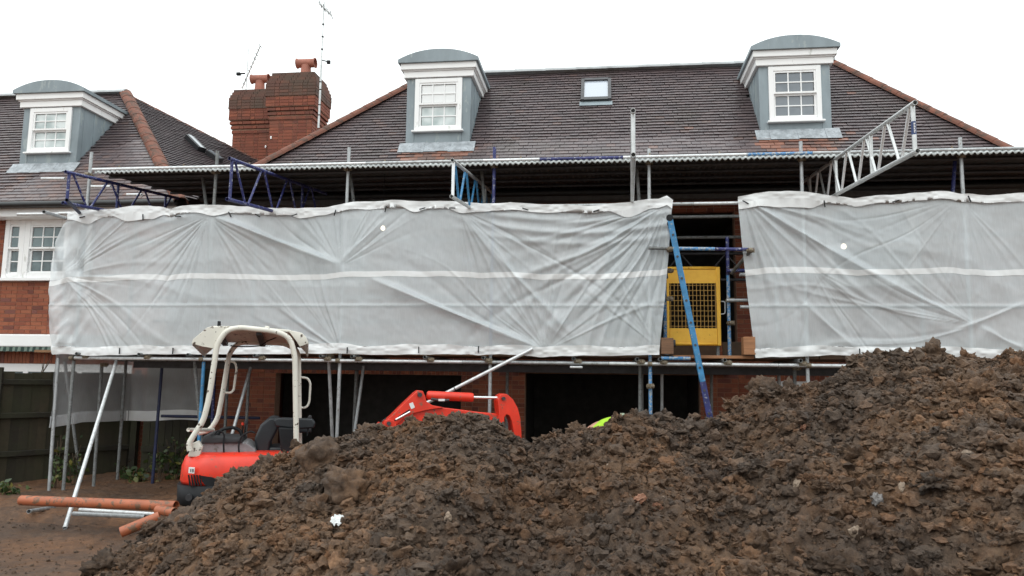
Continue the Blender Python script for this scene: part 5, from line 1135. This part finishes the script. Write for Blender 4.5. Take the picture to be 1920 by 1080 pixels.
# ================================================================== stooping worker, mostly hidden by the heap
pc = at(1152, 782, Y=9.3); bx_ = pc.x+.14; pc.z += .035; pr_ = tag(empty('person', (bx_, 9.3, 0)), 'worker in a lime high visibility jacket bending down behind the heap', 'person')
def skin(name, verts, edges, rad, mat, root, sub=2):
    me = bpy.data.meshes.new(name); o3 = Vector((bx_, 9.3, 0)); me.from_pydata(verts, edges, []); o = link(name, me, mat, pr_)
    bm = bmesh.new(); bm.from_mesh(me); ly = bm.verts.layers.skin.verify()
    for v_, r_ in zip(bm.verts, rad): v_[ly].radius = r_ if isinstance(r_, tuple) else (r_, r_)
    bm.verts.ensure_lookup_table(); bm.verts[root][ly].use_root = True; bm.to_mesh(me); bm.free()
    o.modifiers.new('skin', 'SKIN'); s_ = o.modifiers.new('sub', 'SUBSURF'); s_.levels = s_.render_levels = sub; return o
# faces away and to the left, trunk level, hands reaching down
zt2 = pc.z
J = [(.16, 0, .86), (.0, .02, zt2-.13), (-.22, .04, zt2-.16), (-.42, .05, zt2-.22), (-.52, .06, zt2-.30), (-.60, .07, zt2-.37),
     (.18, -.11, .80), (.10, -.12, .46), (.20, -.12, .08), (.08, -.13, .03), (.18, .13, .80), (.14, .14, .46), (.24, .14, .08), (.12, .15, .03),
     (-.38, -.16, zt2-.24), (-.42, -.20, zt2-.50), (-.50, -.14, zt2-.74), (-.38, .24, zt2-.24), (-.42, .28, zt2-.50), (-.50, .22, zt2-.74)]
E_ = [(0, 1), (1, 2), (2, 3), (3, 4), (4, 5), (0, 6), (6, 7), (7, 8), (8, 9), (0, 10), (10, 11), (11, 12), (12, 13), (3, 14), (14, 15), (15, 16), (3, 17), (17, 18), (18, 19)]
Rr = [.13, .11, .13, .12, .055, .095, .085, .06, .045, .04, .085, .06, .045, .04, .055, .042, .03, .055, .042, .03]
skin('body', J, E_, Rr, M['skin'], 0)
skin('jacket', [J[i] for i in (0, 1, 2, 3, 14, 15, 17, 18)], [(0, 1), (1, 2), (2, 3), (3, 4), (4, 5), (3, 6), (6, 7)], [.16, .14, .155, .14, .08, .06, .08, .06], M['hivis'], 0)
skin('trousers', [J[i] for i in (0, 6, 7, 8, 10, 11, 12)], [(0, 1), (1, 2), (2, 3), (0, 4), (4, 5), (5, 6)], [.145, .105, .08, .065, .105, .08, .065], M['trouser'], 0)
for s_ in (-1, 1):
    for k in range(5):
        a_ = Vector(J[16 if s_ < 0 else 19])+Vector((-.01+.012*(k-2)*0, (k-2)*.018, -.02)); MB().tube([o_+Vector((bx_, 9.3, 0)) for o_ in (a_, a_+Vector((-.03, 0, -.05-.005*(2-abs(k-2)))), a_+Vector((-.02, 0, -.09-.006*(2-abs(k-2)))))], .009, 8, radii=[.01, .009, .006]).build('finger', M['skin'], pr_)
for (x_) in (-.05,): 
    mb = MB(); th = np.linspace(0, 2*math.pi, 24); mb.tube([Vector((bx_+x_-.02, 9.32, zt2-.14)), Vector((bx_+x_+.03, 9.32, zt2-.14))], .155, 24, caps=False); mb.build('reflective_band', M['reflective'], pr_)
mb = MB(); hc = Vector((bx_-.62, 9.37, zt2-.36)); mb.add([(hc.x+.13*math.sin(a)*math.cos(b_)-.02, hc.y+.12*math.sin(a)*math.sin(b_), hc.z+.11*math.cos(a)+.02) for a in np.linspace(.02, 1.6, 8) for b_ in np.linspace(0, 6.2832, 17)[:-1]], [(i_*16+j_, i_*16+(j_+1) % 16, (i_+1)*16+(j_+1) % 16, (i_+1)*16+j_) for i_ in range(7) for j_ in range(16)], True); mb.build('hard_hat', M['sticker'], pr_)
